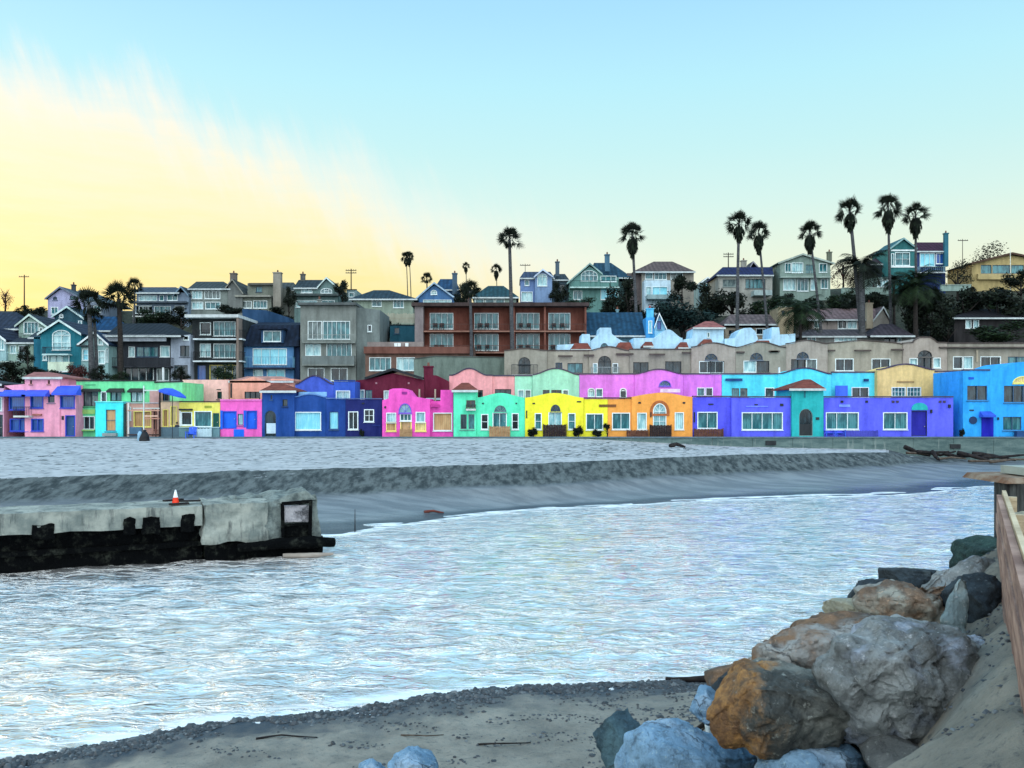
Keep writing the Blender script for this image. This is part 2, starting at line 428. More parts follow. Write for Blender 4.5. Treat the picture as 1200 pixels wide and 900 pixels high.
        o = s.put(m, 'awning', mat)
        sol = o.modifiers.new('thickness', 'SOLIDIFY'); sol.thickness = 0.03
        if label: o['label'] = label
        return o
    def vent(s, x0, y0, x1, y1, mat, Y=None, out=0.06, name='vent'):
        return s.box(name, mat, x0, y0, x1, y1, -out, -0.003, Y=Y)
def flat(x0, x1, y): return [(x0, y), (x1, y)]
def mission(x0, x1, sh, pk, c=None, w=None, n=14, steps=0):
    """low curved parapet rising to a soft peak"""
    c = (x0 + x1) / 2 if c is None else c; w = w or min(c - x0, x1 - c) * 0.98
    pts = [(x0, sh)]
    for i in range(n + 1):
        t = -1 + 2 * i / n; pts.append((c + w * t, sh - (sh - pk) * (0.5 * (1 + math.cos(PI * t))) ** 0.8))
    pts.append((x1, sh)); out = [pts[0]]
    for p in pts[1:]:
        if p[0] - out[-1][0] > 0.15: out.append(p)
    out[-1] = (x1, sh); return out
WHITE = paint((226, 236, 236), 0.7, 1, 0.12); DARK = paint((30, 36, 40), 0.7); TILE = roofing((120, 64, 52), 16.0)
TILED = paint((62, 44, 44), 0.8); SLATE = roofing((46, 56, 64), 0.01 + 4); SLATEB = roofing((26, 48, 72), 4.0); COPE = paint((70, 60, 84), 0.8)
RG = 'bright painted beach houses in the front row'
# ---- front row, left to right
h = House('beach_house', 'two-storey dusty pink house with blue window awnings at the left end of the row', 'house', 85, 5, 89, RG)
pk = paint((232, 158, 182))
h.wall([(5, 452), (29, 450)], pk, 6, [W(11, 465, 29, 480, 'u', 'u'), W(12, 491, 33, 505, 'u', 'u', 2)], coping=None)
h.wall([(29.1, 442), (70, 442)], pk, 6, [W(35, 445.5, 37.5, 450, 'n', 'k'), W(56, 445.5, 58.5, 450, 'n', 'k'), W(36, 464, 50.5, 478, 'u', 'u'), W(56, 462, 64, 472, 'b', 'k'), W(37, 491, 51, 505, 'u', 'u', 2)], Y=84.9)
h.roof(27, 73, 441.5, 436, roofing((150, 100, 96), 14), 40, 58, 5)
h.wall([(70.1, 452), (89, 451)], pk, 6, [W(71, 464, 87.5, 478, 'u', 'u'), W(77, 487, 88, 511, 'u', 'u', kind='door', door=(40, 80, 130))])
bl = paint((52, 84, 214), 0.6, 1, 0.1)
h.awning(5, 29.5, 457, 464.5, bl, 1.0); h.awning(31, 53, 457, 464.5, bl, 0.9, Y=84.9); h.awning(67, 89, 452, 463, bl, 1.1)
h.rail(15.5, 33.5, 476.5, 487, 0.9, (28, 30, 44))
h.box('planter', paint((160, 100, 90)), 40, 485, 50, 487, -0.35, -0.01); h.vent(72.5, 487.5, 75, 492, DARK)
h = House('beach_house', 'pale house with dark openings cut off by the left edge, beside the dusty pink house', 'house', 85.4, -40, 4.6, RG)
h.wall([(-40, 450), (4.5, 455)], paint((216, 176, 196)), 6, [W(-18, 464, -6, 480, 'w', 'k'), W(-3, 466, 2.5, 481, 'w', 'p'), W(-16, 488, -4, 506, 'k', 'k', 2), W(-2, 486, 3.3, 512, 'k', 'k', kind='door')])
h.awning(-8, 5, 459, 464, bl, 1.0); h.roof(-30, 2, 449.5, 445, SLATE, -22, -8, 5)

h = House('beach_house', 'mint green two-storey house with dark awnings behind the turquoise porch', 'house', 86.4, 89.5, 213.5, RG)
gn = paint((110, 214, 152)); dk = paint((40, 44, 44), 0.8)
h.wall([(89.5, 447), (181, 447)], gn, 6, [W(90, 458, 115, 476, 'k', 'g', 3), W(118.5, 459, 125, 471, 'w', 'k'), W(129, 457, 142.5, 470, 'k', 't', 2), W(153, 457, 167, 471, 'k', 'p', 2), W(92, 488, 111, 503, 'w', 'k', 3)], coping=dk)
h.wall([(181.1, 449), (213.5, 448)], paint((126, 220, 160)), 6, [W(186, 458, 199, 470, 'b', 'k', 2)], coping=dk)
h.awning(89, 116, 455.5, 459, dk, 0.5); h.awning(127, 144, 455, 460, dk, 0.5); h.awning(151.5, 168.5, 455, 460, dk, 0.5)
h.box('band', paint((150, 196, 110)), 89.6, 480, 112, 485, -0.14, -0.002); h.box('ledge', paint((150, 205, 120)), 90, 503.5, 112, 505, -0.3, -0.01)
h.vent(100, 450, 112, 451.5, paint((80, 170, 120)))
h = House('entry_porch', 'bright turquoise box porch with a boarded doorway in front of the green house', 'porch', 84.8, 112, 144, None)
h.wall(flat(112, 144, 471.5), paint((64, 224, 232)), 1.5, [W(124, 480, 135.5, 505, 'b', 'o', 1, 1, kind='window', label='boarded doorway filled with tan panel')])
h.box('cap', paint((120, 236, 236)), 111.5, 470.3, 144.5, 471.4, -0.1, 1.6); h.box('step', paint((140, 150, 150)), 122, 507.5, 138, 511, -0.4, -0.01)
h = House('beach_house', 'salmon and cream low house behind the timber scaffold frame with blue umbrella', 'house', 85.5, 145, 210, RG)
h.wall([(145, 473), (186, 473)], paint((198, 154, 140)), 0.85, [W(150, 477, 153.5, 492, 'w', 'p'), W(157, 482, 177, 500, 'y', 'o', 2, 0), W(180, 482, 184, 503, 'k', 'k')], coping=paint((186, 190, 200)), cw=.08)
h.wall([(186.1, 471), (210, 471)], paint((228, 196, 164)), 0.85, [W(191, 480, 197, 500, 'y', 'o'), W(200, 476, 207, 499, 'y', 'y')], coping=paint((150, 140, 120)), cw=.08)
h.box('porch_wall', paint((190, 150, 144)), 175, 457, 187, 476, 0.05, 0.8)
# timber frame
t = tag(empty('scaffold', (wx(172, 84.6), 84.6, 3.2)), 'brown and white timber scaffold frame of posts and rails in front of the salmon house', 'scaffold')
def sp(px, py, Y): return (wx(px, Y), Y, wz(py, Y))
for x, yt, c, Y in ((150.5, 472, (210, 205, 200), 84.7), (168.5, 452, (200, 214, 214), 84.5), (179, 478, (150, 110, 96), 84.7), (182.5, 478, (120, 80, 70), 84.9), (187.3, 458, (38, 24, 30), 84.6), (146.5, 473, (40, 56, 60), 84.9)):
    m = MB(); m.bar(sp(x, yt, Y), (wx(x, Y), Y, 3.15), 0.09 if x == 168.5 else 0.15, 0.1); m.build('post', paint(c), t, t.location)
for x0, x1, y, c in ((150, 187, 481, (196, 150, 130)), (168, 185, 487.5, (220, 180, 160)), (168, 187, 490.5, (180, 130, 110)), (156, 187, 478.5, (190, 196, 190)), (150, 188, 509.5, (60, 44, 40)), (168, 185, 457.5, (190, 206, 200))):
    m = MB(); m.bar(sp(x0, y, 84.55), sp(x1, y, 84.55), 0.12, 0.12); m.build('rail', paint(c), t, t.location)
h = House('low_wall', 'grey blue patio wall with panels below the scaffold and yellow house', 'wall', 84.75, 150, 257)
h.wall([(150, 500.5), (166, 500.5)], paint((70, 104, 130)), 0.2, coping=None); h.wall([(188.5, 500.5), (209.8, 500.5)], paint((76, 100, 112)), 0.2)
h.wall([(209.9, 501.5), (257, 501.5)], paint((96, 132, 140)), 0.2, coping=paint((170, 200, 206)), cw=.06)
h = House('beach_house', 'small yellow house with white framed windows and a dark green shutter', 'house', 85.1, 210, 258, RG)
h.wall([(210, 471.5), (258, 471.5)], paint((232, 222, 104)), 5, [W(212.5, 483, 225, 498, 'w', 'k', 1, 0), W(228, 482, 248, 500, 'w', 't', 1, 0), W(249, 484, 257, 506, 'g', 't', kind='door', door=(10, 84, 74))], coping=TILED, cw=.1)
h.box('frame_panel', WHITE, 210.5, 481.5, 212, 500, -0.05, -0.002); h.vent(211, 479, 226, 481, DARK, out=.4, name='shade'); h.vent(240, 475.5, 248, 478, paint((150, 160, 60)))
h = House('beach_house', 'pink house with bright blue door panels between the yellow and dark blue houses', 'house', 84.95, 258.3, 306.8, RG)
h.wall(flat(258.3, 306.8, 469), paint((236, 98, 188)), 5, [W(261, 482, 277, 502, 'u', 'u', kind='door', door=(0, 96, 226)), W(278.5, 485, 285, 498, 'b', 'p'), W(289, 481.5, 301, 502.5, 'u', 'u', kind='door', door=(0, 92, 220))], coping=None)
h.box('panel', paint((0, 100, 226)), 258.4, 481, 261, 503, -0.04, -0.002); h.box('panel', paint((0, 100, 226)), 274, 503, 286, 512, -0.04, -0.002); h.box('panel', paint((0, 90, 214)), 285.6, 481, 288.4, 501, -0.03, -0.002)
h.box('cornice', paint((240, 120, 200)), 258.3, 468, 306.8, 469.5, -0.12, -0.003)
h = House('beach_house', 'deep blue house with tiled corner tower and arched entry, between pink and navy houses', 'house', 84.95, 307, 405, RG)
cb = paint((14, 66, 140)); 
h.wall(flat(307, 345, 458), cb, 4, [W(310, 481, 323.5, 512, 'b', 'k', 1, 0, 7, 'hole'), W(317, 463, 319, 468, 'b', 'k'), W(331, 468, 337, 476, 'k', 'k')], label='tower wall')
h.roof(304.5, 347, 457.5, 449, TILE, 322, 330, 4, 0.4); h.box('gate', paint((190, 215, 230)), 312, 496, 323, 508, 0.08, 0.14)
h.wall(mission(345.2, 382, 466, 462.5), cb, 5, [W(345.8, 483, 376, 503.5, 'w', 'c', 1, 0)], Y=85.3, coping=paint((90, 130, 190)), cw=.1)
h.wall(flat(382.2, 405, 467.5), paint((10, 60, 136)), 5, [W(386, 482.5, 396.5, 503, 'b', 'c')], Y=85.2, coping=paint((90, 120, 180)), cw=.08)
h.wall(mission(346, 391, 451, 441), paint((64, 92, 196)), 3, [], Y=89, coping=COPE); h.wall(flat(391.2, 416, 447), paint((50, 90, 190)), 3, [W(394, 458, 410, 470, 'w', 'p', 2)], Y=89, coping=paint((30, 60, 130)))
h.box('roof_terrace_wall', paint((130, 180, 220)), 347, 459, 380, 464, 1.0, 1.2)
h = House('beach_house', 'dark navy blue low house with two small white windows', 'house', 85.1, 405.2, 447.6, RG)
nv = paint((12, 26, 96)); h.wall(flat(405.2, 447.6, 468), nv, 5, [W(408.5, 482.5, 419.5, 503, 'w', 'k', 2), W(427, 480, 438, 494, 'w', 'k', 2, 1)], coping=paint((80, 96, 140)), cw=.08)
h.vent(424, 472, 427, 473.5, DARK); h.vent(436, 498, 446, 499.5, paint((20, 40, 110)), name='ledge')
h = House('beach_house', 'magenta pink house with scrolled parapet, fan arch window and tan boarded windows', 'house', 84.9, 448, 531, RG)
mg = paint((232, 84, 182))
tl = [(448, 469), (455, 467), (456, 457), (460, 455.3), (472, 455), (478, 457), (481, 461), (484, 464.5), (492, 466), (504, 467.5)]
h.wall(tl, mg, 4, [W(453, 484, 464, 494.6, 'w', 'p'), W(453, 494.8, 464, 505, 'y', 'o'), W(467.5, 473, 482, 484, 'v', 'p', 1, 0, 10), W(469, 485, 482, 493, 'w', 't', 3), W(487.5, 483, 498, 494.5, 'w', 'p'), W(487, 495, 499, 505, 'y', 'y'), W(469.5, 494, 482, 511, 'y', 'o', kind='door', door=(186, 150, 110))], coping=None)
h.wall([(504.2, 470), (516, 470), (516.4, 457), (531, 457)], paint((228, 80, 178)), 4, [W(508, 484, 529.5, 504.5, 'w', 'o', 1, 0)], Y=85.2)
h.box('ornament', paint((140, 40, 130)), 471, 459, 477, 462, -0.05, -0.003); h.box('ledge', paint((190, 50, 140)), 504.5, 474, 515, 477, -0.08, 0.19); h.vent(450.5, 476, 452.5, 478.5, DARK)
h = House('beach_house', 'mint green arched house with tiled corner tower and wooden patio gate', 'house', 84.95, 531.2, 615, RG)
mt = paint((88, 224, 178))
h.wall(flat(531.5, 558, 457), mt, 4, [W(546.5, 469, 557, 478, 'n', 'k', 2), W(539.5, 485.5, 547, 503, 'g', 'k'), W(549, 485.5, 556, 503, 'g', 't')], Y=84.8, label='tower wall')
h.roof(529.5, 560, 456.8, 448.5, TILE, 541, 549, 4, 0.4, Y=84.8); h.rail(546, 557.5, 474, 479, 0.5, (40, 70, 60), Y=84.8)
h.wall(mission(558.2, 615, 466, 460.5), mt, 5, [W(564, 485.5, 572, 503, 'w', 'k', 1, 1), W(579, 475, 593.5, 483, 'g', 't', 1, 0, 7.8), W(577.5, 484, 593.5, 505, 'w', 't', 2, 0, kind='door'), W(600, 484.5, 607.5, 503, 'w', 'k', 1, 1)])
h.vent(565, 472, 567, 473.5, DARK); h.vent(604, 472, 606, 473.5, DARK)
h = House('beach_house', 'bright yellow arched house with fan window and dark brown patio gate', 'house', 84.95, 615.3, 684, RG)
yl = paint((246, 228, 52), 0.85, 1, 0.12)
h.wall(mission(615.3, 684, 466, 460.5), yl, 5, [W(627, 484.5, 634.5, 503, 'w', 't', 1, 1), W(645, 474, 657, 482.5, 'b', 'k', 1, 0, 8.3), W(643, 483.5, 658, 505, 'w', 'p', 2, 0, kind='door'), W(666, 484.5, 674, 503, 'w', 't', 1, 1)])
h.vent(624, 472, 627, 473.5, DARK); h.vent(676, 470, 681, 471.5, DARK); h.vent(616.5, 481, 617.8, 490, DARK, name='downspout')
h = House('beach_house', 'yellow annexe with one wide double window beside the orange wall', 'house', 85.1, 684.2, 712, RG)
h.wall(flat(684.2, 712, 467.5), yl, 5, [W(687, 485, 706.5, 503.5, 'w', 't', 2)], coping=TILED, cw=.13); h.vent(702, 474, 712, 477, paint((110, 84, 40)))
h = House('beach_house', 'orange annexe with double window between the yellow annexe and the arched orange house', 'house', 85.1, 712.2, 740, RG)
og = paint((246, 158, 72), 0.85, 1, 0.12)
h.wall(flat(712.2, 740, 467.5), og, 5, [W(717.5, 484, 738, 503, 'w', 't', 2)], coping=TILED, cw=.13); h.vent(712.4, 474, 722, 477, paint((120, 76, 40)))
h = House('beach_house', 'orange house with tall ringed arch doorway and rounded parapet', 'house', 84.95, 740.2, 811.5, RG)
h.wall(mission(740.2, 811.5, 465, 460), og, 5, [W(747, 484, 757.5, 503, 'w', 'p'), W(765.5, 473, 780.5, 505, 'w', 'p', 2, 1, 9.5, kind='window', label='arched glazed doorway'), W(791, 483.5, 801, 503, 'w', 'p')])
m = MB(); hp = arch_poly(wx(765, 84.95), wx(781, 84.95), wz(484, 84.95), wz(472.5, 84.95), 10 * .085); m.ring(offset_poly(hp, -0.28), offset_poly(hp, -0.06), 84.85, 84.948); h.put(m, 'arch_surround', paint((170, 96, 50)))
h.vent(748, 471, 751, 473, DARK); h.vent(800, 471, 803, 473, DARK); h.vent(762, 483, 763.2, 489, DARK, name='wall_lamp', out=.15)
h = House('beach_house', 'violet blue annexe with one double window beside the orange house', 'house', 85.2, 811.7, 857, RG)
vi = paint((82, 84, 226)); vi2 = paint((90, 96, 236))
h.wall(flat(811.7, 857, 465.5), vi, 5, [W(817.5, 483, 840.5, 502, 'w', 't', 2)], coping=COPE); h.vent(830, 473, 836, 474.5, DARK); h.vent(813, 483, 814.5, 495, DARK, name='downspout')
h = House('beach_house', 'violet blue house with four-pane wide window left of the teal tower', 'house', 84.95, 857.2, 927.5, RG)
h.wall(flat(857.2, 927.5, 466), vi2, 5, [W(869.5, 483.5, 917, 503.5, 'w', 't', 4)], coping=COPE)
h.vent(884, 473.5, 888, 475, DARK); h.vent(874, 475.5, 900, 477, paint((110, 130, 240)), name='molding'); h.vent(914, 473, 918, 476, DARK)
h = House('entrance_tower', 'teal entrance tower with red tiled hip roof and dark arched doorway', 'tower', 84.6, 928, 965)
te = paint((30, 168, 170)); h.wall(flat(928, 965, 455.5), te, 5, [W(936.5, 479, 952.5, 511, 'g', 'k', 1, 0, 9, 'hole')])
h.roof(925, 967.5, 455, 444.5, TILE, 942, 950, 5, 0.4); h.vent(942, 458, 944, 466, paint((30, 110, 120)), name='ornament'); h.box('gate', DARK, 937, 497, 952, 510, 0.08, 0.14); h.vent(956, 489, 960, 492, DARK)
h = House('beach_house', 'long violet blue house right of the teal tower with bright blue arched door', 'house', 84.95, 965.3, 1117, RG)
h.wall(flat(965.3, 1117, 466), vi2, 5, [W(968, 483.5, 1006, 503, 'w', 't', 3), W(1035, 483.5, 1063, 503, 'w', 't', 2), W(1068, 481.5, 1086.5, 511, 'k', 'k', kind='door', door=(14, 14, 150))], coping=COPE)
m = MB(); hp = arch_poly(wx(1068, 84.95), wx(1086.5, 84.95), wz(480.5, 84.95), wz(472, 84.95), .6); m.prism(hp, 84.8, 84.948); h.put(m, 'door_hood', te)
for px in (985, 1014, 1045, 1050, 1100, 1105): h.vent(px, 469.5, px + 3, 472, DARK if px < 1040 else COPE)
h.vent(983, 474, 996, 477, paint((120, 150, 250)), name='molding'); h.vent(1111, 474, 1113.5, 478, DARK, name='wall_lamp', out=.15); h.vent(1090, 480, 1092, 484, DARK, name='wall_lamp', out=.15)
h = House('beach_house', 'bright sky blue two-storey house at the right end with a yellow fan window', 'house', 84.95, 1128.5, 1240, RG)
sk = paint((40, 160, 240))
h.wall(flat(1128.5, 1160, 434.5), sk, 6, [W(1133.5, 452, 1157, 469, 'b', 'k', 2), W(1150, 489, 1164, 512, 'u', 'k', kind='door', door=(14, 20, 170))][:1], coping=COPE)
h.wall(mission(1160.2, 1240, 433, 424, 1200, 34), sk, 6, [W(1176.5, 452, 1222, 471.5, 'b', 'k', 4), W(1187, 441, 1213, 449, 'y', 'y', 1, 0, 7.8), W(1175.5, 488.5, 1197, 504, 'b', 't', 2), W(1203, 486, 1215, 511, 'u', 'k', kind='door', door=(20, 60, 150))])
h.box('door', paint((14, 20, 170)), 1150, 489, 1164, 512, -0.05, -0.003); h.awning(1147, 1167.5, 482, 489, paint((40, 84, 200)), 0.8); h.vent(1135, 442, 1141, 444.5, paint((20, 80, 190)))
m = MB(); c = sp(1140.5, 492.5, 84.87); m.tube([(c[0], 84.84, c[2]), (c[0], 84.945, c[2])], 0.38, 20); h.put(m, 'round_plaque', paint((20, 50, 90)))
h.vent(1136, 480, 1141, 481.5, DARK, name='ledge'); h.box('planter', paint((30, 70, 120)), 1187, 505, 1200, 512, -.7, -.2); h.vent(1168.5, 489, 1170, 492, DARK, name='wall_lamp', out=.15)
# ---- second row
RG2 = 'painted houses in the second row'
def row2(label, Y, px0, px1, col, parts, coping=COPE):
    h = House('terraced_house', label, 'house', Y, px0, px1, RG2)
    for outline, wins, dy in parts: h.wall(outline, col, 5, wins, Y=Y + dy, coping=coping)
    return h
h = row2('pale pink plain walled house behind the yellow house', 93, 214, 268, paint((232, 184, 176)), [(flat(214, 268, 445), [W(217, 459, 225, 469, 'w', 'p'), W(226, 459, 234, 469, 'b', 't'), W(235.5, 459, 238, 469, 'b', 'k'), W(254.5, 459, 260, 467.5, 'k', 'k')], 0)], None)
h.vent(224, 450, 235, 451.5, paint((190, 150, 150))); h.vent(254, 456, 259, 457, DARK)
h = row2('peach house with tent-shaped top behind the deep blue tower', 92.6, 269, 344, paint((222, 160, 140)), [([(269, 446), (284, 445), (297, 441.5), (311, 446), (317, 448)], [W(286.5, 459, 305, 469, 'k', 'k', 3)], 0), (flat(317.2, 344, 444), [], .3)], None)
h.roof(268, 344, 446, 441, roofing((176, 128, 118), 10), 290, 330, 5, 0.3, Y=93); h.box('terrace_wall', paint((206, 144, 136)), 286, 467, 306, 471, -.8, -.7)
h.vent(270, 449, 272, 466, DARK, name='downspout')
h = row2('dark maroon house with low gable and square chimney behind navy house', 92, 417, 526, paint((96, 14, 46)), [([(417, 446), (432, 444), (461, 437.5), (492, 444), (497, 445)], [W(421, 457, 427, 468, 'w', 'p'), W(428, 457, 436, 468, 'b', 't', 2), W(450, 458, 456, 468, 'w', 'p')], 0), ([(497.2, 439), (512, 440), (526, 447)], [], .4)], None)
h.gable(428, 444, 461, 433, 496, 444, roofing((30, 26, 32), 4), DARK, 5); h.chimney(496.5, 507, 430.5, 446, paint((90, 16, 44)), 1.0)
for px in (440, 478): h.vent(px, 448, px + 2, 450, paint((170, 130, 140)))
for px in (491.5, 510):
    m = MB(); m.tube([sp(px, 456, 91), sp(px, 475, 91)], .09, 8); h.put(m, 'vent_pipe', paint((170, 160, 140)))
h.box('parapet', paint((170, 200, 210)), 500, 466.5, 518, 469, -1, -.8)
sal = paint((236, 160, 164)); h = row2('salmon pink house with curved gable behind the mint tower', 93, 526.5, 603, sal, [(mission(526.5, 577, 440.5, 432.5, 550, 20), [W(559.5, 457, 566, 466, 'n', 'k')], 0), (flat(577.2, 603, 441), [W(580, 456, 599, 466, 'k', 'k', 3)], .2)])
h = row2('pale sage green house with curved gable behind the mint and yellow houses', 93, 603.3, 678.8, paint((158, 214, 190)), [(flat(603.3, 624, 441), [W(607, 457, 614, 467, 'w', 'p'), W(615.5, 457, 622, 467, 'w', 'g')], .2), (mission(624.2, 678.8, 440, 432.5), [W(636, 457, 644, 466, 'n', 'k'), W(646, 457, 658, 468, 'n', 'k', 2), W(659.5, 457, 666, 466, 'w', 'g')], 0)])
pv = paint((222, 124, 226)); h = row2('orchid pink house with arched centre window behind the orange house', 93, 679, 845.5, pv, [(flat(679, 744, 439), [W(689, 455, 697, 465, 'w', 'p', 1, 0, 3), W(698.5, 455.5, 706, 465, 'w', 't'), W(726.5, 455, 734, 466, 'w', 'k', 1, 0, 3)], .2), (mission(744.2, 800.5, 439, 433.5), [W(772.5, 446, 786, 452.5, 'v', 't', 1, 0, 6)], 0), (flat(800.7, 845.5, 439), [W(817, 454.5, 825.5, 464, 'w', 't'), W(827, 454.5, 835, 464, 'w', 'k')], .2)])
h.box('parapet', paint((236, 210, 230)), 772, 456, 795, 460, -1.0, -.85)
cy = paint((86, 220, 238)); h = row2('pale cyan house with wide curved gable behind the violet houses', 93, 846, 1027.5, cy, [(flat(846, 911, 439), [W(857.5, 455, 866, 465, 'n', 't'), W(867.5, 455, 876, 465, 'n', 'g'), W(896.5, 454.5, 907, 466, 'w', 'g')], .2), (mission(911.2, 974.5, 439, 432), [W(896.5, 454.5, 907, 466, 'w', 'g')][:0], 0), (flat(974.7, 1027.5, 437), [W(998, 454, 1018, 466, 'w', 'k', 2)], .2)])
h.vent(850, 443.5, 870, 446.5, paint((24, 70, 120))); h.box('blue_screen', paint((66, 108, 226)), 977, 452, 991, 469, -.6, -.4); h.vent(1012, 444, 1018, 447, paint((20, 60, 110))); h.box('partition', WHITE, 912.5, 430.5, 914, 438, -.1, .2)
h = row2('pale tan house with white grid windows between cyan and sky blue houses', 92.5, 1028, 1128.2, paint((226, 196, 128)), [(mission(1028, 1095, 434, 427.5), [W(1045, 454, 1061, 464.5, 'w', 't', 4, 1), W(1063, 454, 1079, 464.5, 'w', 't', 4, 1)], 0), (flat(1095.2, 1128.2, 436), [W(1101, 453, 1121, 469, 'w', 't', 4, 2)], .2)])
h.vent(1051, 446.5, 1071, 448.5, paint((170, 140, 90)), name='molding'); h.vent(1118, 441.5, 1128, 444.5, paint((90, 80, 60))); h.box('planter', paint((120, 120, 60)), 1122, 475.5, 1130, 478, -1, -.4)
# ---- third row, grey beige
RG3 = 'grey beige apartments in the third row'
gb = paint((156, 150, 136)); gb2 = paint((146, 142, 130)); gb3 = paint((160, 150, 140)); COPG = paint((84, 74, 70))
def row3(label, px0, px1, col, parts, vents=()):
    h = House('terraced_house', label, 'house', 103, px0, px1, RG3)
    for outline, wins, dy in parts: h.wall(outline, col, 6, wins, Y=103 + dy, coping=COPG)
    for v in vents: h.vent(v[0], v[1], v[2], v[1] + 1.8, COPG, out=.3, name='tile_ledge')
    return h
h = row3('grey beige apartment with dark glass balcony at the left end of the third row', 591, 641, gb2, [(mission(591, 641, 411.5, 409), [W(607.5, 418.5, 621.5, 427, 'k', 'k', 2, 0, 7), W(607.5, 427.3, 621.5, 438, 'k', 'k', 2)], 0)])
h.rail(599.5, 630, 427, 439, 1.0, (36, 44, 50), side=True)
h = row3('grey beige apartment with tall arched window below the cream-blue chimney block', 641.3, 737, gb, [(flat(641.3, 690, 411.5), [W(651, 425, 659, 432, 'b', 'k', 2), W(665, 425.5, 683, 437, 'k', 't', 2)], .2), (mission(690.2, 737, 411.5, 407), [W(701, 417, 716, 438, 'k', 'k', 2, 0, 7), W(695, 426, 700, 437, 'w', 'p'), W(718, 426, 724, 437, 'w', 'g')], 0)], [(654, 416.5, 671), (684, 415.5, 696)])
h.rail(693, 726, 430, 439, .8, (150, 160, 160), side=True)
h = row3('grey beige apartment with two plain black windows right of the tall arch', 737.3, 810, gb2, [(flat(737.3, 810, 410), [W(742, 424.5, 760, 437, 'k', 'k', 2), W(779.5, 423.5, 798.5, 437, 'k', 'k', 2)], .2)], [(722, 414, 742), (761, 414.5, 779), (799, 412.5, 809)])
h = row3('grey beige apartment with small arch and dark balcony over orchid house', 810.3, 862, gb3, [(mission(810.3, 862, 407.5, 402.5), [W(826, 414.5, 841, 422, 'b', 'k', 1, 0, 7), W(819.5, 423.5, 847.5, 437, 'w', 'k', 3)], 0)])
h.rail(833, 849, 423, 438, .7, (40, 50, 54))
h = row3('grey beige apartment with small arch and mixed light and dark window over cyan house', 862.3, 921, gb2, [(mission(862.3, 921, 408, 401.5), [W(879, 413.5, 894, 422, 'b', 'k', 1, 0, 7), W(871.5, 423, 886, 436, 'w', 'p'), W(887, 423, 901.5, 436, 'k', 'k')], 0)], [(863, 412, 872), (901, 411, 913)])
h = row3('grey beige apartment with arch window directly above the teal entrance tower', 921.3, 970, gb3, [(mission(921.3, 970, 403.5, 399.5), [W(933.5, 412.5, 948, 420.5, 'b', 'k', 1, 0, 7), W(927, 421, 944, 435, 'k', 'k', 2), W(945, 421, 957, 435, 'w', 'g')], 0)], [(902, 411, 911)])
h = row3('grey beige apartment with low gable and two separate windows above the cyan house end', 970.3, 1058, gb, [([(970.3, 403), (1010, 399.5), (1045, 402), (1058, 404)], [W(979, 420.5, 1000, 434.5, 'w', 'k', 2), W(1021.5, 420.5, 1043, 434, 'w', 'k', 2)], .2)], [(970, 410, 978), (1001, 410, 1020), (1044, 409, 1058)])
h = row3('grey beige apartment with scrolled parapet and dark arch above the tan house', 1058.3, 1110, gb3, [([(1058.3, 403), (1070, 402), (1072, 399), (1078, 396), (1090, 396), (1095, 399), (1098, 402), (1110, 402.5)], [W(1075.5, 410.5, 1092.5, 418.3, 'k', 'k', 1, 0, 7), W(1076, 418.8, 1092, 433, 'k', 'k', 2), W(1066, 420, 1075, 430, 'w', 'p'), W(1094, 419.5, 1102, 431, 'w', 'p')], 0)])
h = row3('long grey beige apartment with dark coping above the sky blue house', 1110.3, 1290, gb2, [(flat(1110.3, 1290, 403), [W(1117, 418, 1128, 432, 'w', 'k'), W(1129, 418, 1140, 432, 'w', 'p'), W(1149, 418, 1172.5, 432, 'w', 'k', 2), W(1181, 418, 1203, 432, 'b', 't', 2)], .2)])
h.box('tile_ledge', COPG, 1100, 406.5, 1240, 408, -.35, .19); h.vent(1144, 410, 1146, 424, paint((170, 160, 140)), name='downspout')
# ---- pale blue villas on the terrace behind
pb = paint((176, 214, 236)); RG4 = 'pale blue villas behind the third row'
def villa(label, Y, px0, px1, parts, tiles=(), col=pb):
    h = House('villa', label, 'house', Y, px0, px1, RG4)
    for outline, wins, dy in parts: h.wall(outline, col, 4, wins, Y=Y + dy, coping=None)
    for a, b, ye, yr in tiles: h.roof(a, b, ye, yr, TILE, a + (b - a) * .18, b - (b - a) * .18, 2.4, .1, Y=Y - 2.6)
    return h
villa('pale blue villa with square chimney block and stepped parapet above apartments', 110, 653, 742, [([(653, 404), (668, 403.5), (681, 402), (682, 391.5), (691, 391.5), (692, 401)], [], .2), ([(692.2, 400), (696, 396), (702, 391), (703, 384), (716, 384), (717, 391), (723, 396), (730, 400), (742, 402)], [W(703.5, 402, 713, 409, 'b', 't', 1, 0, 6)], 0)], [(669, 693, 409, 402), (723, 742, 409, 401)])
villa('pale blue villa with wide rounded parapet right of the stepped villa', 109.5, 742.5, 800, [(mission(742.5, 800, 396, 386, 783, 16), [], 0)], [(721, 742, 410, 402), (754, 766, 405, 400.5), (795, 807, 407, 401)])
h = villa('pale blue cube villa with a red tiled hip roof', 109.8, 800.5, 849, [([(800.5, 398), (811, 396), (812.5, 384), (848, 384)], [W(829, 390, 831.5, 395, 'w', 't')], 0)], [(822, 836, 403, 397.5)]); h.roof(812, 850, 383.5, 376.5, roofing((142, 88, 84), 12), 826, 836, 4, .3)
villa('pale blue villa with barrel arch gable beside the cube villa', 109.4, 849.4, 888, [([(849.4, 397), (862, 396), (866, 388), (872, 384.5), (880, 384), (885, 388), (888, 396)], [], 0)], [(883, 905, 407, 399)])
villa('pale blue narrow villa block ending beside the tall palm trunk', 109.6, 888.5, 932, [([(888.5, 398), (904, 397), (905, 383.5), (913, 383.5), (914, 392), (932, 391)], [], 0)])
h = House('cottage', 'bright blue small cottage with tall square chimney beside the teal roof', 'house', 116, 756, 780)
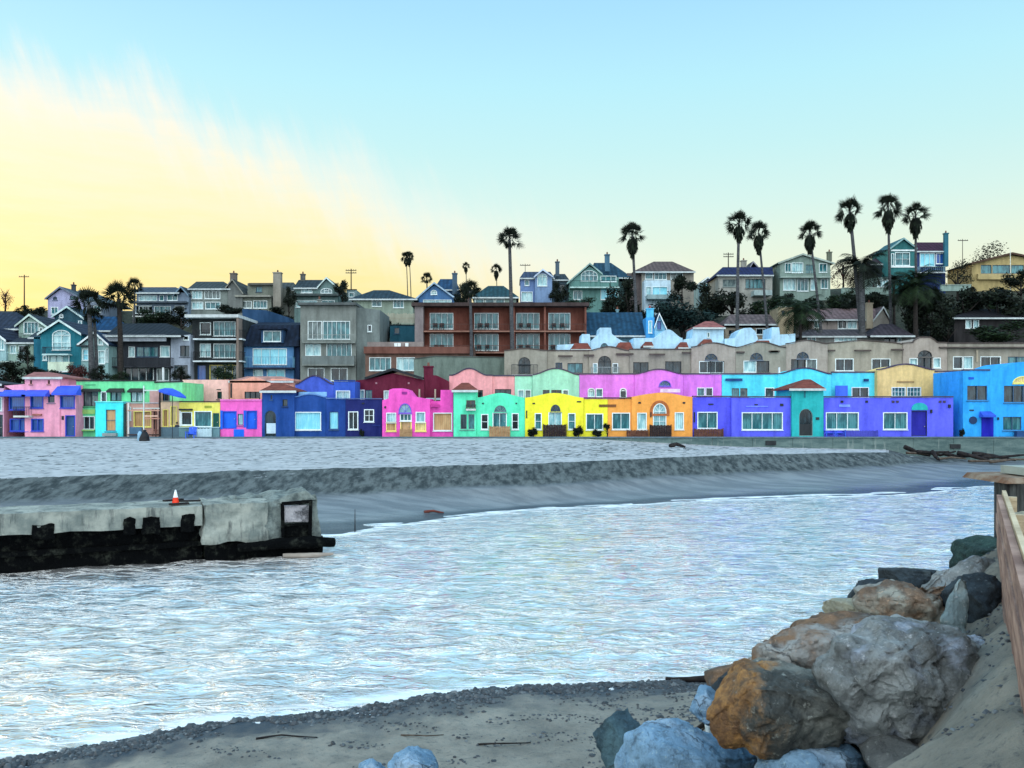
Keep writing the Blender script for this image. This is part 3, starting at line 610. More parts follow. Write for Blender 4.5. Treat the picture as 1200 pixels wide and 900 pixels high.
h.wall([(757, 372), (767, 372)], paint((60, 150, 210)), 3, [W(760, 376, 764, 390, 'w', 'c')]); h.wall([(767.2, 382), (772, 368), (780, 384)], paint((140, 200, 230)), 3, [W(770, 376, 775, 386, 'b', 'u')]); h.chimney(758, 766, 362.5, 372, paint((90, 190, 230)), .5, paint((150, 60, 60)))
h.gable(766, 385, 772, 368, 781, 387, SLATEB, WHITE, 3)
h = House('hall', 'long building with plain dark teal roof behind the pale villas', 'house', 117, 686, 758)
h.wall(flat(686, 757, 392), paint((80, 110, 120)), 8, [W(700, 396, 712, 404, 'w', 't')]); h.roof(685, 758, 393, 366, roofing((26, 62, 86), 3), None, None, 8, .4)
h.chimney(722, 725, 364, 370, paint((120, 160, 170)), 4)
_paint = paint
def paint(rgb, rough=0.85, k=1.0, dirt=0.3, scale=1.2):
    f = 0.9 if min(rgb) < 185 else 1.0
    return _paint(tuple(int(v * f) for v in rgb), rough, k, dirt, scale)
# ---- hotel and the buildings on the lower slope
RED = paint((122, 68, 54)); CON = paint((150, 146, 136))
h = House('hotel', 'long brown two-storey hotel with rows of white framed balcony doors', 'hotel', 118, 486, 688)
bays = [(504, 531), (556, 584), (605, 632), (643, 668)]
wins = []
for a, b in bays:
    wins += [W(a, 367, b, 385.5, 'w', 't', 4), W(a, 391.5, b, 410.5, 'w', 't', 4)]
h.wall(flat(496, 687, 360), RED, 8, wins)
h.wall(flat(486, 496, 359), paint((140, 132, 132)), 9.5, Y=116.4)
h.box('roof', paint((70, 56, 54)), 484, 356.5, 689, 360.5, -2.0, 8.2); h.box('roof_deck', paint((110, 96, 90)), 560, 354.5, 687, 356.6, 1.0, 3.0)
for yt, yb in ((386, 387), (411, 412)):
    h.rail(496.5, 687, yt - 6.5, yb + .5, 1.6, (96, 62, 54), slab=paint((160, 118, 102)), step=.3)
for x in (551, 598.5, 601, 637, 684):
    h.box('party_wall', paint((128, 78, 64)), x, 361, x + 2.2, 412, -1.5, -.01)
chm = plain((30, 36, 40)); k = 0
for a, b in bays:
    for yy in (386.5, 411.8):
        for dx in (random.uniform(1, 4), random.uniform(9, 13)):
            x, z = h.P(a + dx + 4, yy, 117.2); c = tag(empty('balcony_chair', (x, 117.2, z + .02)), 'dark chair standing on a hotel balcony', 'chair', 'dark chairs on the hotel balconies')
            m = MB(); m.box(x - .3, x + .3, 116.95, 117.45, z + .4, z + .46); m.build('seat', chm, c, c.location)
            m = MB(); m.box(x - .3, x + .3, 117.46, 117.52, z + .48, z + .95); m.build('backrest', chm, c, c.location)
            for lx in (-.27, .23):
                for ly in (116.97, 117.4): m = MB(); m.box(x + lx, x + lx + .05, ly, ly + .05, z + .03, z + .398); m.build('leg', chm, c, c.location)
h.chimney(548, 552, 352, 358, paint((96, 84, 80)), 3)
h = House('terrace_building', 'brown fascia building with planted roof terrace below the hotel', 'house', 113, 428, 556)
h.wall(flat(428, 556, 407.5), paint((124, 96, 84)), 3.2, [W(433, 419, 458, 434, 'w', 't', 4), W(465, 419, 486, 434, 'w', 'p', 3), W(490, 421, 496, 430, 'b', 'k')])
h.box('fascia', paint((122, 78, 66)), 427, 406.5, 552, 414.5, -.5, -.003); h.box('parapet', paint((150, 138, 134)), 430, 400.5, 496, 406.4, .3, .5)
for px in (462, 466, 475): h.box('planter', WHITE, px, 402, px + 3.5, 406, 0.0, .25)
h = House('garden_wall', 'plain sage grey rendered wall between the brown building and third row', 'wall', 108, 485, 592)
h.wall([(485, 421), (510, 418), (592, 419.5)], paint((118, 136, 126)), .5, coping=paint((90, 100, 96)), cw=.1)
h = House('shed', 'teal flat-roofed shed beside the hotel end wall', 'house', 121, 457, 487)
h.wall(flat(457, 487, 381.5), paint((30, 96, 116)), 4, [W(462, 384, 468, 391, 'b', 'k')], coping=DARK)
h = House('picket_fence', 'white weathered picket fence on the slope left of the hotel', 'fence', 126, 447, 487)
m = MB()
for i in range(27):
    x0, _ = h.P(447 + i * 1.5, 370); zt = wz(367.5 + random.uniform(-1, 1.5), 126); m.box(x0, x0 + .13, 126, 126.04, wz(379, 126), zt)
h.put(m, 'pickets', paint((186, 182, 160))); m = MB(); m.box(wx(446, 126), wx(487, 126), 126.05, 126.12, wz(373.5, 126), wz(372.3, 126)); h.put(m, 'rail', paint((170, 170, 150)))
h = House('apartment_block', 'large grey stucco block with three storeys of tall window bands', 'house', 114, 352, 445)
gr = paint((134, 142, 136)); gr2 = paint((122, 134, 132))
h.wall(flat(352, 417, 357.5), gr, 9, [W(361, 376.5, 377, 397.5, 'w', 'g', 3), W(378.5, 376.5, 410, 397.5, 'w', 't', 6), W(358, 403, 376, 417, 'w', 'p', 2), W(383, 402.5, 412, 422, 'w', 't', 5), W(361, 431.5, 380, 446, 'w', 'k', 2), W(388, 431.5, 407, 446, 'w', 'k', 2)])
h.wall([(417.2, 360), (445, 363)], gr2, 9, [W(431, 381, 435.5, 388.5, 'w', 'k')], Y=114.6)
h.box('roof', paint((96, 104, 104)), 350, 355, 418.5, 358, -.7, 9)
h.rail(354, 416, 392, 400.5, .9, (150, 160, 156), slab=gr, side=False); h.rail(354, 415, 417, 427, .9, (0, 0, 0), slab=gr, solid=paint((120, 132, 130)))
h.chimney(372, 376, 352, 357, gr, 4)
h = House('townhouse', 'blue house with dark gambrel roof, dormer and glass balcony', 'house', 115, 284, 352)
bb = paint((84, 138, 190)); h.wall(flat(286, 344, 405.5), bb, 7, [W(296.5, 408.5, 336, 427, 'w', 'c', 4), W(297, 433, 308, 446, 'w', 'p'), W(313, 433, 334, 446, 'w', 'c', 2)])
h.wall(flat(344.2, 351, 395), paint((30, 60, 100)), 7, Y=115.6)
m = MB(); Y = 115
a, b = wx(284, Y), wx(351, Y); zs = [wz(406, Y), wz(381, Y + 2), wz(377, Y + 5)]; m.add([(a, Y - .5, zs[0]), (b, Y - .5, zs[0]), (a + .6, Y + 2, zs[1]), (b - .6, Y + 2, zs[1]), (a + .6, Y + 6, zs[2]), (b - .6, Y + 6, zs[2]), (a, Y + 6, zs[0]), (b, Y + 6, zs[0])], [(0, 1, 3, 2), (2, 3, 5, 4), (4, 5, 7, 6), (0, 2, 4, 6), (1, 7, 5, 3), (0, 6, 7, 1)])
h.put(m, 'roof', roofing((22, 34, 52), 3))
h.wall(flat(306, 332, 386.5), paint((40, 80, 120)), 1.2, [W(309, 388, 329, 400, 'w', 't', 2)], Y=114.6, bot=402, name='dormer')
h.box('dormer_roof', roofing((22, 34, 52), 3), 304, 384.6, 334, 386.6, -.9, 1.5)
h.rail(286, 343, 418, 430.5, 1.3, (110, 170, 200), slab=paint((30, 40, 66)), step=.35)
h.wall([(284, 362), (312, 363.5), (338, 372), (340, 378)], paint((22, 66, 104)), 3, [], Y=121)
h = House('townhouse', 'dark house with white balcony slabs stacked on three floors', 'house', 114, 223, 284)
db = paint((46, 54, 56)); h.wall(flat(225, 283.5, 372), db, 8, [W(234.5, 378, 247, 392, 'w', 'k', 1), W(250.5, 377, 276, 393.5, 'w', 't', 4), W(234.5, 403, 247, 418, 'w', 'p', 2), W(250.5, 403, 276, 419, 'w', 't', 4), W(231, 428, 241, 446, 'b', 'u'), W(246, 428, 281, 446, 'y', 'g', 4)])
h.box('roof', paint((196, 204, 204)), 222, 370, 284, 373.6, -1.7, 8); h.rail(226, 283.8, 386.5, 396.5, 1.5, (24, 26, 30), slab=paint((210, 222, 226)), step=.22); h.rail(226, 283.8, 412, 422.5, 1.5, (24, 26, 30), slab=paint((210, 222, 226)), step=.22)
h.box('side_wall', paint((140, 126, 116)), 281.5, 374, 284, 445, -1.6, -.01)
h = House('townhouse', 'white fronted house with low black hip roof and dark balcony', 'house', 113, 125, 223)
wb = paint((176, 186, 196)); h.wall(flat(128, 200, 393), paint((56, 62, 70)), 8, [W(130, 405.5, 135.5, 418, 'w', 'p'), W(151, 406.5, 158, 418, 'w', 'p'), W(159.5, 406.5, 185, 418, 'b', 't', 3), W(188, 405.5, 199, 418, 'w', 'p'), W(130, 431, 142, 446, 'w', 'g', 2), W(145, 431, 180, 446, 'w', 'k', 4), W(184, 432, 198, 446, 'w', 'g', 2)])
h.box('fascia_band', wb, 126, 393, 200, 401, -1.5, -1.3); h.roof(124, 212, 392.8, 379, roofing((24, 32, 40), 3), 140, 196, 8, 1.8)
h.rail(128, 200, 419, 429, 1.4, (30, 32, 40), slab=paint((44, 48, 56)), step=.2)
h.wall([(200.2, 394), (223, 392)], paint((168, 180, 196)), 6, [W(211, 405, 222, 418, 'k', 'k', 2), W(215, 393.8, 221, 398.5, 'w', 'k'), W(204, 428, 220, 444, 'k', 'k', 2)], Y=112.6)
for px in (130.5, 197): h.box('column', WHITE, px - 2, 430.5, px, 446, -1.4, -1.15)
h = House('cottage', 'teal timber house with white trimmed gable and tall arched window', 'house', 111, 40, 128)
tt = paint((26, 124, 140)); tt2 = paint((20, 110, 136))
h.wall([(47.5, 391), (71, 377), (95, 391)], tt, 7, [W(61.5, 387, 82.5, 410, 'w', 'p', 2, 1, 6), W(57, 415.5, 81, 432, 'w', 'p', 3), W(50.5, 417, 55, 422, 'w', 'p')])
h.wall([(39.5, 395), (47.3, 394)], tt2, 7, Y=111.5); h.roof(33, 60, 395, 388, SLATE, 44, 58, 5, .4, Y=112)
h.gable(45.5, 392.5, 71, 376, 97, 392.5, roofing((40, 50, 66), 3), paint((214, 236, 232)), 8)
h.rail(49, 80, 406.5, 414.5, 1.0, (26, 40, 60), slab=paint((190, 220, 220))); h.rail(56, 82, 424, 434.5, 1.0, (0, 0, 0), slab=WHITE, solid=paint((214, 230, 206)))
h.wall([(95.2, 404), (112, 392), (127, 404)], paint((150, 190, 190)), 6, [W(97, 409, 109, 422, 'w', 'c', 2, 1), W(115, 397, 121, 404, 'w', 'p'), W(115, 411, 123, 426, 'w', 'p', 1, 1), W(124.3, 408, 126.7, 424, 'w', 'p')], Y=110.6)
h.gable(92, 405, 112, 390, 129, 405, SLATEB, WHITE, 6, Y=110.6); h.box('hood', paint((60, 70, 76)), 94, 405, 110, 406.6, -1.1, -.41)
h = House('cottage', 'small dark-roofed house with round attic window tucked behind the teal gable', 'house', 119, 64, 136)
h.wall([(64, 370), (80, 361), (98, 372)], paint((36, 84, 100)), 6, [W(70, 368, 74, 372, 'w', 'k', 1, 0, 1.9), W(92, 376, 96, 381, 'w', 'p')]); h.gable(62, 372, 80, 360, 100, 374, roofing((34, 60, 74), 3), paint((190, 214, 214)), 7)
h.roof(98, 137, 387, 371, roofing((18, 58, 92), 3), 104, 136, 6, .3)
h.wall(flat(99, 135, 386), paint((30, 70, 96)), 5)
h = House('cottage', 'pale green gabled house above the white deck at far left', 'house', 117, 8, 60)
lg = paint((150, 180, 168)); h.wall([(22, 381), (36, 371), (54, 382)], lg, 6, [W(28, 377.5, 45, 391, 'w', 't', 4), W(46.5, 384, 50, 392, 'w', 'g')]); h.gable(19, 383, 36, 369.5, 57, 384, roofing((44, 52, 62), 3), paint((190, 210, 200)), 6)
h.wall(flat(-30, 21.8, 384), paint((60, 80, 90)), 5, [W(2, 386, 12, 392, 'b', 'k', 2)], Y=118); h.roof(-32, 23, 385, 366, roofing((34, 44, 60), 3), -30, 20, 8, .4, Y=118)
h.rail(22, 52, 390, 396, .9, (150, 170, 160), step=.3)
h = House('cottage', 'pale blue-green house with white deck on stilts at the left edge', 'house', 112, -30, 41)
h.wall([(-30, 402), (-12, 385), (7, 398)], paint((160, 196, 200)), 7, [W(-2, 397, 5, 410, 'w', 'p', 2), W(-22, 400, -10, 412, 'w', 't', 2)]); h.gable(-33, 404, -12, 384, 9, 400, roofing((30, 38, 56), 3), WHITE, 7)
h.wall(flat(7.2, 39.2, 401.5), paint((160, 186, 168)), 6, [W(22, 405, 32.5, 422, 'w', 'k', 1, label='dark open doorway'), W(12, 405, 19, 414, 'w', 'p', 2)], Y=112.5); h.roof(5, 41, 401, 396, roofing((40, 46, 56), 3), 10, 36, 6, .5, Y=112.5)
h.rail(-30, 22, 412.5, 423, 2.0, (170, 210, 210), slab=paint((180, 200, 190)), step=.22)
for px in (-20, 5, 21): h.box('stilt', paint((170, 176, 150)), px, 424.5, px + 2, 440, -1.8, -1.6)
# ---- houses along the hill top, left to right
RGH = 'houses along the hill top'
def top(label, Y, a, b, cat='house', name='hilltop_house'): return House(name, label, cat, Y, a, b, RGH)
h = top('lilac gabled house with grey roof highest at the far left', 134, 55, 122)
lc = paint((176, 178, 214)); h.wall([(56, 350), (71.5, 338.5), (97, 350)], lc, 7, [W(62, 347.5, 67, 351.5, 'b', 'k', 1, 0, 2), W(82, 346.5, 91, 350.5, 'b', 't', 2), W(60, 360, 68, 368, 'w', 't', 2)]); h.gable(54, 351, 71.5, 337, 99, 351.5, roofing((70, 82, 92), 3), paint((120, 132, 150)), 8)
h.wall([(97.2, 354), (120, 354)], paint((130, 144, 160)), 7, [W(110, 358, 118, 366, 'w', 't', 2)], Y=134.5); h.roof(90, 124, 353.5, 340, roofing((66, 80, 86), 3), 92, 104, 9, .3, Y=135); h.chimney(83.5, 87.5, 334.5, 342, paint((60, 70, 80)), 3)
h = top('grey two-storey house with flat eaves and long glazed deck', 135, 157, 221)
g2 = paint((128, 148, 168)); h.wall(flat(160, 221, 343), g2, 8, [W(163, 346, 184, 352.5, 'w', 'p', 3), W(187, 346, 192, 352.5, 'w', 't'), W(196, 345, 208, 352, 'w', 't', 2), W(158.5, 358, 178, 367, 'w', 'p', 4), W(181, 358, 200, 367, 'w', 't', 3), W(205, 357, 216, 366, 'w', 'k', 2)][:4]+[W(163, 359, 178, 367.5, 'w', 'p', 4), W(181, 359, 200, 367.5, 'w', 't', 3), W(205, 358.5, 216, 366, 'w', 'k', 2)]); h.roof(157, 210, 342.5, 336.5, roofing((60, 72, 84), 3), 163, 206, 8, .8)
h.box('ledge', paint((70, 84, 96)), 155, 354, 221, 356, -1.2, -.003); h.rail(155, 198, 363, 370, 1.2, (110, 120, 124), step=.3)
h.gable(204, 347, 213, 336.5, 222, 347, roofing((50, 62, 70), 3), paint((120, 150, 170)), 7, Y=134.9)
h = top('grey green house with round corner window bay and brick chimney top', 136, 221, 284)
g3 = paint((130, 142, 136)); h.wall(flat(223, 267, 338.5), g3, 8, [W(225, 341, 237, 350, 'w', 'p', 3), W(240, 341, 258, 350, 'w', 'g', 4), W(225, 354, 238, 362, 'w', 'p', 3), W(241, 354, 258, 362, 'w', 't', 3)]); h.roof(220, 270, 338, 330, roofing((50, 60, 62), 3), 230, 262, 8, .5)
h.wall([(267.2, 336), (273, 329), (284, 343)], paint((116, 122, 118)), 8, [], Y=135.6); h.gable(265, 338, 273, 328, 286, 345, roofing((54, 60, 60), 3), paint((140, 140, 130)), 8, Y=135.6); h.chimney(269.5, 276.5, 321, 334, paint((110, 104, 98)), .8)
h = top('olive grey flat-roofed house with one tall broad chimney', 136, 278, 345)
g4 = paint((132, 138, 126)); h.wall(flat(290, 320, 332), g4, 7, [W(300, 336, 307, 342, 'b', 't')], Y=138); h.box('roof', paint((90, 90, 84)), 288, 330, 322, 332.6, 1.4, 9)
h.wall(flat(279, 318, 348.5), g4, 7, [W(283, 353, 295, 361, 'w', 'g', 2), W(297, 352.5, 313, 361, 'w', 't', 4)]); h.box('roof', paint((150, 152, 140)), 277, 346.5, 318.5, 348.6, -.8, 4); h.wall([(329.5, 337), (345, 341)], paint((100, 106, 98)), 7, [], Y=137); h.chimney(320, 329, 320, 362, paint((150, 146, 134)), -.5)
h.roof(324, 346, 340, 331, roofing((60, 66, 66), 3), 328, 344, 7, .3, Y=138)
h = top('grey green house with small white window gable and wide porch', 136, 343, 399)
g5 = paint((112, 140, 138)); h.wall([(345, 337), (374, 337), (383, 327), (396, 337)], g5, 7, [W(353, 336.5 + 1, 366, 343, 'w', 'p', 3), W(376, 338, 389, 343.5, 'w', 't', 3, 0, 3), W(347, 352, 372, 360, 'w', 'p', 5), W(377, 352, 392, 360, 'w', 't', 2)])
h.gable(372, 338, 383, 326, 397, 338.5, roofing((60, 76, 80), 3), paint((200, 220, 216)), 7); h.roof(344, 372, 337, 328, roofing((40, 52, 58), 3), 350, 372, 7, .4); h.box('ledge', paint((70, 84, 84)), 341, 345, 398, 347.5, -1.1, -.003); h.chimney(352, 357, 322, 331, paint((100, 104, 100)), 3)
h = top('sliver of grey house wall beside the dark tree and utility pole', 138, 405, 418)
h.wall(flat(406, 418, 340), paint((130, 156, 158)), 5, [W(409, 343, 415, 348, 'w', 't')], coping=DARK)
h = top('pale green house with dark low hip roof right of the grey apartment block', 134, 409, 488)
h.wall(flat(414, 484, 350), paint((150, 168, 152)), 8, [W(436, 352.5, 447, 359, 'w', 't', 2), W(461, 351.5, 473, 360.5, 'w', 't', 3)]); h.roof(409, 489, 350, 340, roofing((34, 52, 62), 3), 438, 456, 8, .6)
h = top('blue gabled house with white window band and slim chimney', 136, 486, 541)
b1 = paint((70, 118, 168)); h.wall([(490, 349), (509, 334), (532, 349)], b1, 7, [W(505, 340, 512, 345, 'w', 'p', 1, 0, 3), W(496, 351.5, 529, 358, 'w', 'p', 7)]); h.gable(486, 352, 509, 332, 535, 351, roofing((36, 62, 88), 3), paint((170, 200, 224)), 8)
h.roof(508, 538, 339, 327, roofing((30, 62, 92), 3), 516, 534, 5, .2, Y=141); h.wall(flat(512, 538, 339), paint((44, 84, 120)), 5, [], Y=141); h.chimney(530, 535.5, 321, 345, paint((70, 96, 116)), 3)
h = top('small grey-green house with dark hip roof and three square windows above the hotel', 136, 553, 608)
h.wall(flat(555, 605, 349), paint((140, 160, 150)), 7, [W(557, 350.5, 567, 358, 'w', 't'), W(569, 350.5, 579, 358, 'w', 't'), W(581, 350.5, 591, 358, 'w', 't')]); h.roof(553, 608, 348, 335, roofing((30, 62, 70), 3), 572, 590, 7, .4)
h = top('periwinkle blue house with square bay gable and slender chimney', 138, 609, 667)
p1 = paint((110, 140, 190)); h.wall(flat(610, 646, 326), p1, 8, [W(615, 328.5, 620, 334.5, 'w', 't'), W(611, 342, 624, 353, 'w', 'p', 2), W(628, 343, 642, 353, 'w', 't', 2)]); h.roof(609, 650, 325.5, 318.5, roofing((50, 62, 84), 3), 614, 645, 7, .4)
h.wall([(627, 324), (636, 318), (647, 324)], paint((130, 160, 200)), 3, [W(630, 321, 641, 335, 'w', 'p', 2, 0, 3)], Y=137.2); h.gable(625.5, 325.5, 636, 316.5, 648.5, 325.5, roofing((56, 70, 92), 3), paint((190, 206, 226)), 4, Y=137.2)
h.wall(flat(646.2, 666, 328), paint((70, 92, 104)), 6, [W(655, 333, 662, 342, 'b', 'k')], Y=139); h.roof(645, 667, 327.5, 321, SLATE, 650, 662, 6, .3, Y=139); h.chimney(651, 655.5, 307.5, 324, paint((80, 100, 116)), 1)
h = top('sage green house with broad gable, glazed balcony and blue chimney', 137, 664, 741)
s1 = paint((112, 160, 154)); h.wall([(667, 331), (691, 312), (706, 322), (725, 325)], s1, 8, [W(681, 317, 700, 329, 'w', 't', 4, 0, 6), W(704, 323.5, 722, 330, 'w', 't', 3), W(672, 340, 681, 352, 'w', 't', 2), W(683, 340, 702, 352, 'g', 't', 2), W(704, 337, 724, 352, 'w', 'g', 2)][:2] + [W(672, 341, 682, 351, 'w', 't', 2), W(704, 338, 724, 351, 'w', 'c', 2)])
h.gable(664, 333, 691, 309.5, 706, 322, roofing((40, 76, 86), 3), paint((160, 196, 190)), 8); h.roof(692, 741, 325, 308, roofing((30, 62, 80), 3), 696, 716, 8, .4, Y=138)
h.rail(668, 726, 328.5, 336, 1.4, (30, 60, 60), slab=paint((190, 220, 214)), step=.2); h.chimney(709, 714.5, 299, 318, paint((74, 116, 140)), 1); h.wall(flat(725.2, 738, 330), paint((60, 90, 90)), 6, [], Y=138)
h = top('cream house with brown hip roof over a white projecting lower floor', 137, 742, 816)
h.wall(flat(752, 813, 318.5), paint((156, 152, 140)), 8, [W(756, 320, 765, 327, 'w', 't'), W(767, 320, 781, 327.5, 'w', 't', 3), W(786, 320, 800, 327, 'w', 'g', 2)]); h.roof(742, 815, 318, 306.5, roofing((84, 72, 70), 3), 766, 788, 8, .7)
h.wall(flat(755, 786, 328.5), paint((190, 214, 226)), 3, [W(757, 336, 763, 346, 'w', 'p'), W(764.5, 336, 782, 346, 'w', 'c', 2)], Y=134.8); h.box('terrace', paint((170, 200, 204)), 754, 349, 794, 354, -4.0, -2.3); h.wall(flat(735, 752, 320), paint((110, 100, 100)), 5, [], Y=138)
h = top('tiny pale gabled roof half hidden behind dark shrubs', 150, 817, 842)
h.wall([(818, 333), (829, 326.5), (841, 334)], paint((140, 170, 176)), 5, [W(826, 332, 833, 337, 'w', 'p', 2)]); h.gable(817, 334.5, 829, 325.5, 842, 335, roofing((96, 120, 126), 3), WHITE, 5)
h = top('beige bungalow with dark navy side-gabled roof and wide dark window', 138, 838, 908)
h.wall(flat(842, 905, 322), paint((170, 172, 164)), 7, [W(847, 327.5, 866, 336, 'g', 'g', 1), W(873.5, 327, 897, 338, 'k', 't', 5)]); h.roof(840, 906.5, 322, 313, roofing((24, 32, 70), 3), 847, 905, 7, .5)
h.gable(878, 314, 882, 307.5, 888, 314, roofing((60, 66, 80), 3), paint((160, 160, 170)), 3, Y=142); h.chimney(869, 875, 306, 314, paint((160, 160, 150)), 3.5)
h.wall(flat(884, 905, 340), paint((170, 190, 190)), 2, [], Y=136, bot=346, name='terrace_wall')
h = top('grey green two-storey house with wide gable and bay windows on both floors', 139, 911, 979)
s2 = paint((138, 162, 152)); h.wall([(914, 307.5), (941, 300), (973, 307.5)], s2, 8, [W(920, 308.5, 927, 319, 'w', 't', 2), W(928, 308, 941, 319.5, 'w', 'p', 3), W(944, 310, 955, 320, 'g', 't', 2), W(960, 309, 969, 319, 'w', 't', 2), W(918, 327, 932, 340, 'w', 'p', 3), W(934, 327, 947, 341, 'w', 't', 3), W(950, 327, 957, 340, 'w', 'p'), W(962, 327, 970, 338, 'w', 't', 2)])
h.gable(911, 309, 940, 298.5, 977, 309.5, roofing((70, 90, 90), 3), paint((180, 196, 186)), 8); h.rail(915, 974, 317.5, 324, 1.0, (150, 170, 160), slab=paint((170, 190, 180)), step=.3, side=False); h.chimney(970, 975, 296, 306, paint((110, 116, 100)), 3)
h = top('teal house with white trimmed tower gable, maroon roof and blue chimney', 140, 1040, 1113)
s3 = paint((48, 120, 122)); h.wall([(1043, 291), (1058, 281), (1072, 291)], s3, 7, [W(1049, 296, 1066, 311, 'w', 't', 2, 1), W(1044.5, 297, 1047.5, 311, 'w', 't')]); h.gable(1042, 292, 1058, 280, 1073.5, 292, roofing((40, 90, 100), 3), paint((150, 190, 190)), 7)
h.box('band', WHITE, 1044, 292.6, 1071.5, 294.4, -.12, -.003); h.box('band', WHITE, 1044, 312, 1071.5, 313.6, -.12, -.003)
h.wall(flat(1072.2, 1108, 294.5), paint((36, 60, 110)), 7, [W(1078, 297, 1095.5, 312, 'w', 'c', 3), W(1097, 297, 1106, 309, 'w', 'u', 2)], Y=140.5); h.roof(1072, 1109, 294, 284, roofing((54, 24, 44), 3), 1074, 1106, 7, .4, Y=140.6); h.chimney(1107, 1111.5, 274, 312, paint((40, 110, 130)), -.1)
h.rail(1078, 1108, 312, 318.5, 1.2, (160, 200, 210), slab=WHITE, solid=None, step=.3, Y=140.5); h.wall(flat(1023, 1042.8, 325), paint((130, 156, 150)), 5, [W(1028, 328, 1041, 336, 'w', 'p', 4)], Y=139); h.roof(1020, 1044, 309, 302, roofing((60, 50, 56), 3), 1026, 1043, 5, .3, Y=143); h.wall(flat(1022, 1043, 308), paint((40, 50, 56)), 5, [], Y=143)
h = top('tan yellow house with low pitched roof and long strip of windows at the right edge', 142, 1138, 1230)
h.wall([(1139, 308), (1184, 299), (1228, 306)], paint((190, 170, 116)), 8, [W(1149.5, 310.5, 1162, 320.5, 'b', 't'), W(1163, 310.5, 1184, 320.5, 'b', 't', 1), W(1185, 310.5, 1200, 320.5, 'b', 't', 1), W(1202, 310.5, 1218, 320.5, 'b', 't')]); h.gable(1136, 309.5, 1184, 297.5, 1232, 307.5, roofing((50, 36, 34), 3), paint((84, 60, 46)), 8, over=.6, tw=.3)
h.box('balcony_band', paint((200, 180, 126)), 1144, 321.5, 1200, 328, -.6, -.003)
# ---- houses half way up on the right
RGM = 'houses half way up the slope'
h = House('hillside_house', 'small grey-roofed house behind the pale villa with barrel arch', 'house', 120, 848, 926, RGM)
h.wall(flat(850, 912, 384), paint((160, 150, 132)), 6, [W(854, 387, 870, 392, 'k', 'k', 3), W(886, 383.5 + 1.5, 902, 392, 'w', 'k', 2)]); h.roof(849, 912, 379.5, 368.5, roofing((96, 84, 84), 3), 856, 906, 6, .5)
h.wall(flat(912.2, 930, 360), paint((176, 160, 130)), 4, [W(916, 364, 920, 369, 'k', 'k')], Y=119, coping=paint((200, 196, 190)))
h = House('hillside_house', 'long pinkish grey roofed house with cream chimney and white gable end', 'house', 120, 950, 1042, RGM)
h.wall(flat(952, 1018, 374), paint((160, 150, 144)), 7, [W(954, 376, 962, 384, 'w', 't', 2), W(982, 375.5, 992, 385, 'w', 'k', 2), W(993, 375.5, 1004, 385, 'w', 'p', 2), W(1007, 376, 1014, 384, 'w', 't')]); h.roof(946, 1024, 374, 361.5, roofing((112, 92, 92), 3), 950, 1030, 7, .6)
h.wall([(1022, 377), (1034, 362), (1042, 377)], paint((190, 186, 176)), 6, [], Y=121); h.gable(1020, 379, 1034, 360.5, 1044, 379, roofing((90, 76, 78), 3), WHITE, 6, Y=121); h.chimney(1016, 1023, 356, 385, paint((186, 174, 150)), -1)
h = House('hillside_house', 'low annexe with dark hip roof and white carport posts behind the apartments', 'house', 115, 940, 1072, RGM)
h.wall(flat(944, 1070, 393.5), paint((130, 134, 130)), 5, [W(946, 395, 956, 400, 'w', 't', 2), W(978, 395.5, 1004, 400, 'w', 'p', 5), W(1036, 394.5, 1050, 402, 'k', 'k', 2), W(1052, 394.5, 1056, 401, 'w', 'p')])
h.roof(938, 1018, 393.5, 386, roofing((70, 66, 70), 3), 948, 1010, 5, .4); h.roof(1020, 1072, 393, 379.5, roofing((56, 52, 60), 3), 1032, 1046, 5, .6, Y=114)
h = House('hillside_house', 'black-roofed house with two small pale windows among the dark trees at right', 'house', 121, 1112, 1230, RGM)
h.wall(flat(1118, 1225, 372), paint((36, 34, 36)), 7, [W(1131.5, 375, 1138, 384.5, 'w', 'p'), W(1140.5, 375, 1147, 384.5, 'w', 'p')]); h.roof(1110, 1232, 372, 362, roofing((22, 22, 28), 3), 1150, 1190, 8, .6)
for a, b, y0, y1, Y, lb in ((987, 1043, 338, 345, 131, 'pale weathered terrace wall below the grey green hilltop house'), (1103, 1138, 334.5, 341, 131, 'pale terrace wall between teal and tan hilltop houses')):
    h = House('terrace_wall', lb, 'wall', Y, a, b); h.wall([(a, y0), (b, y0 - .6)], paint((150, 176, 166)), .4, bot=y1, coping=paint((180, 200, 190)), cw=.08)

paint = _paint
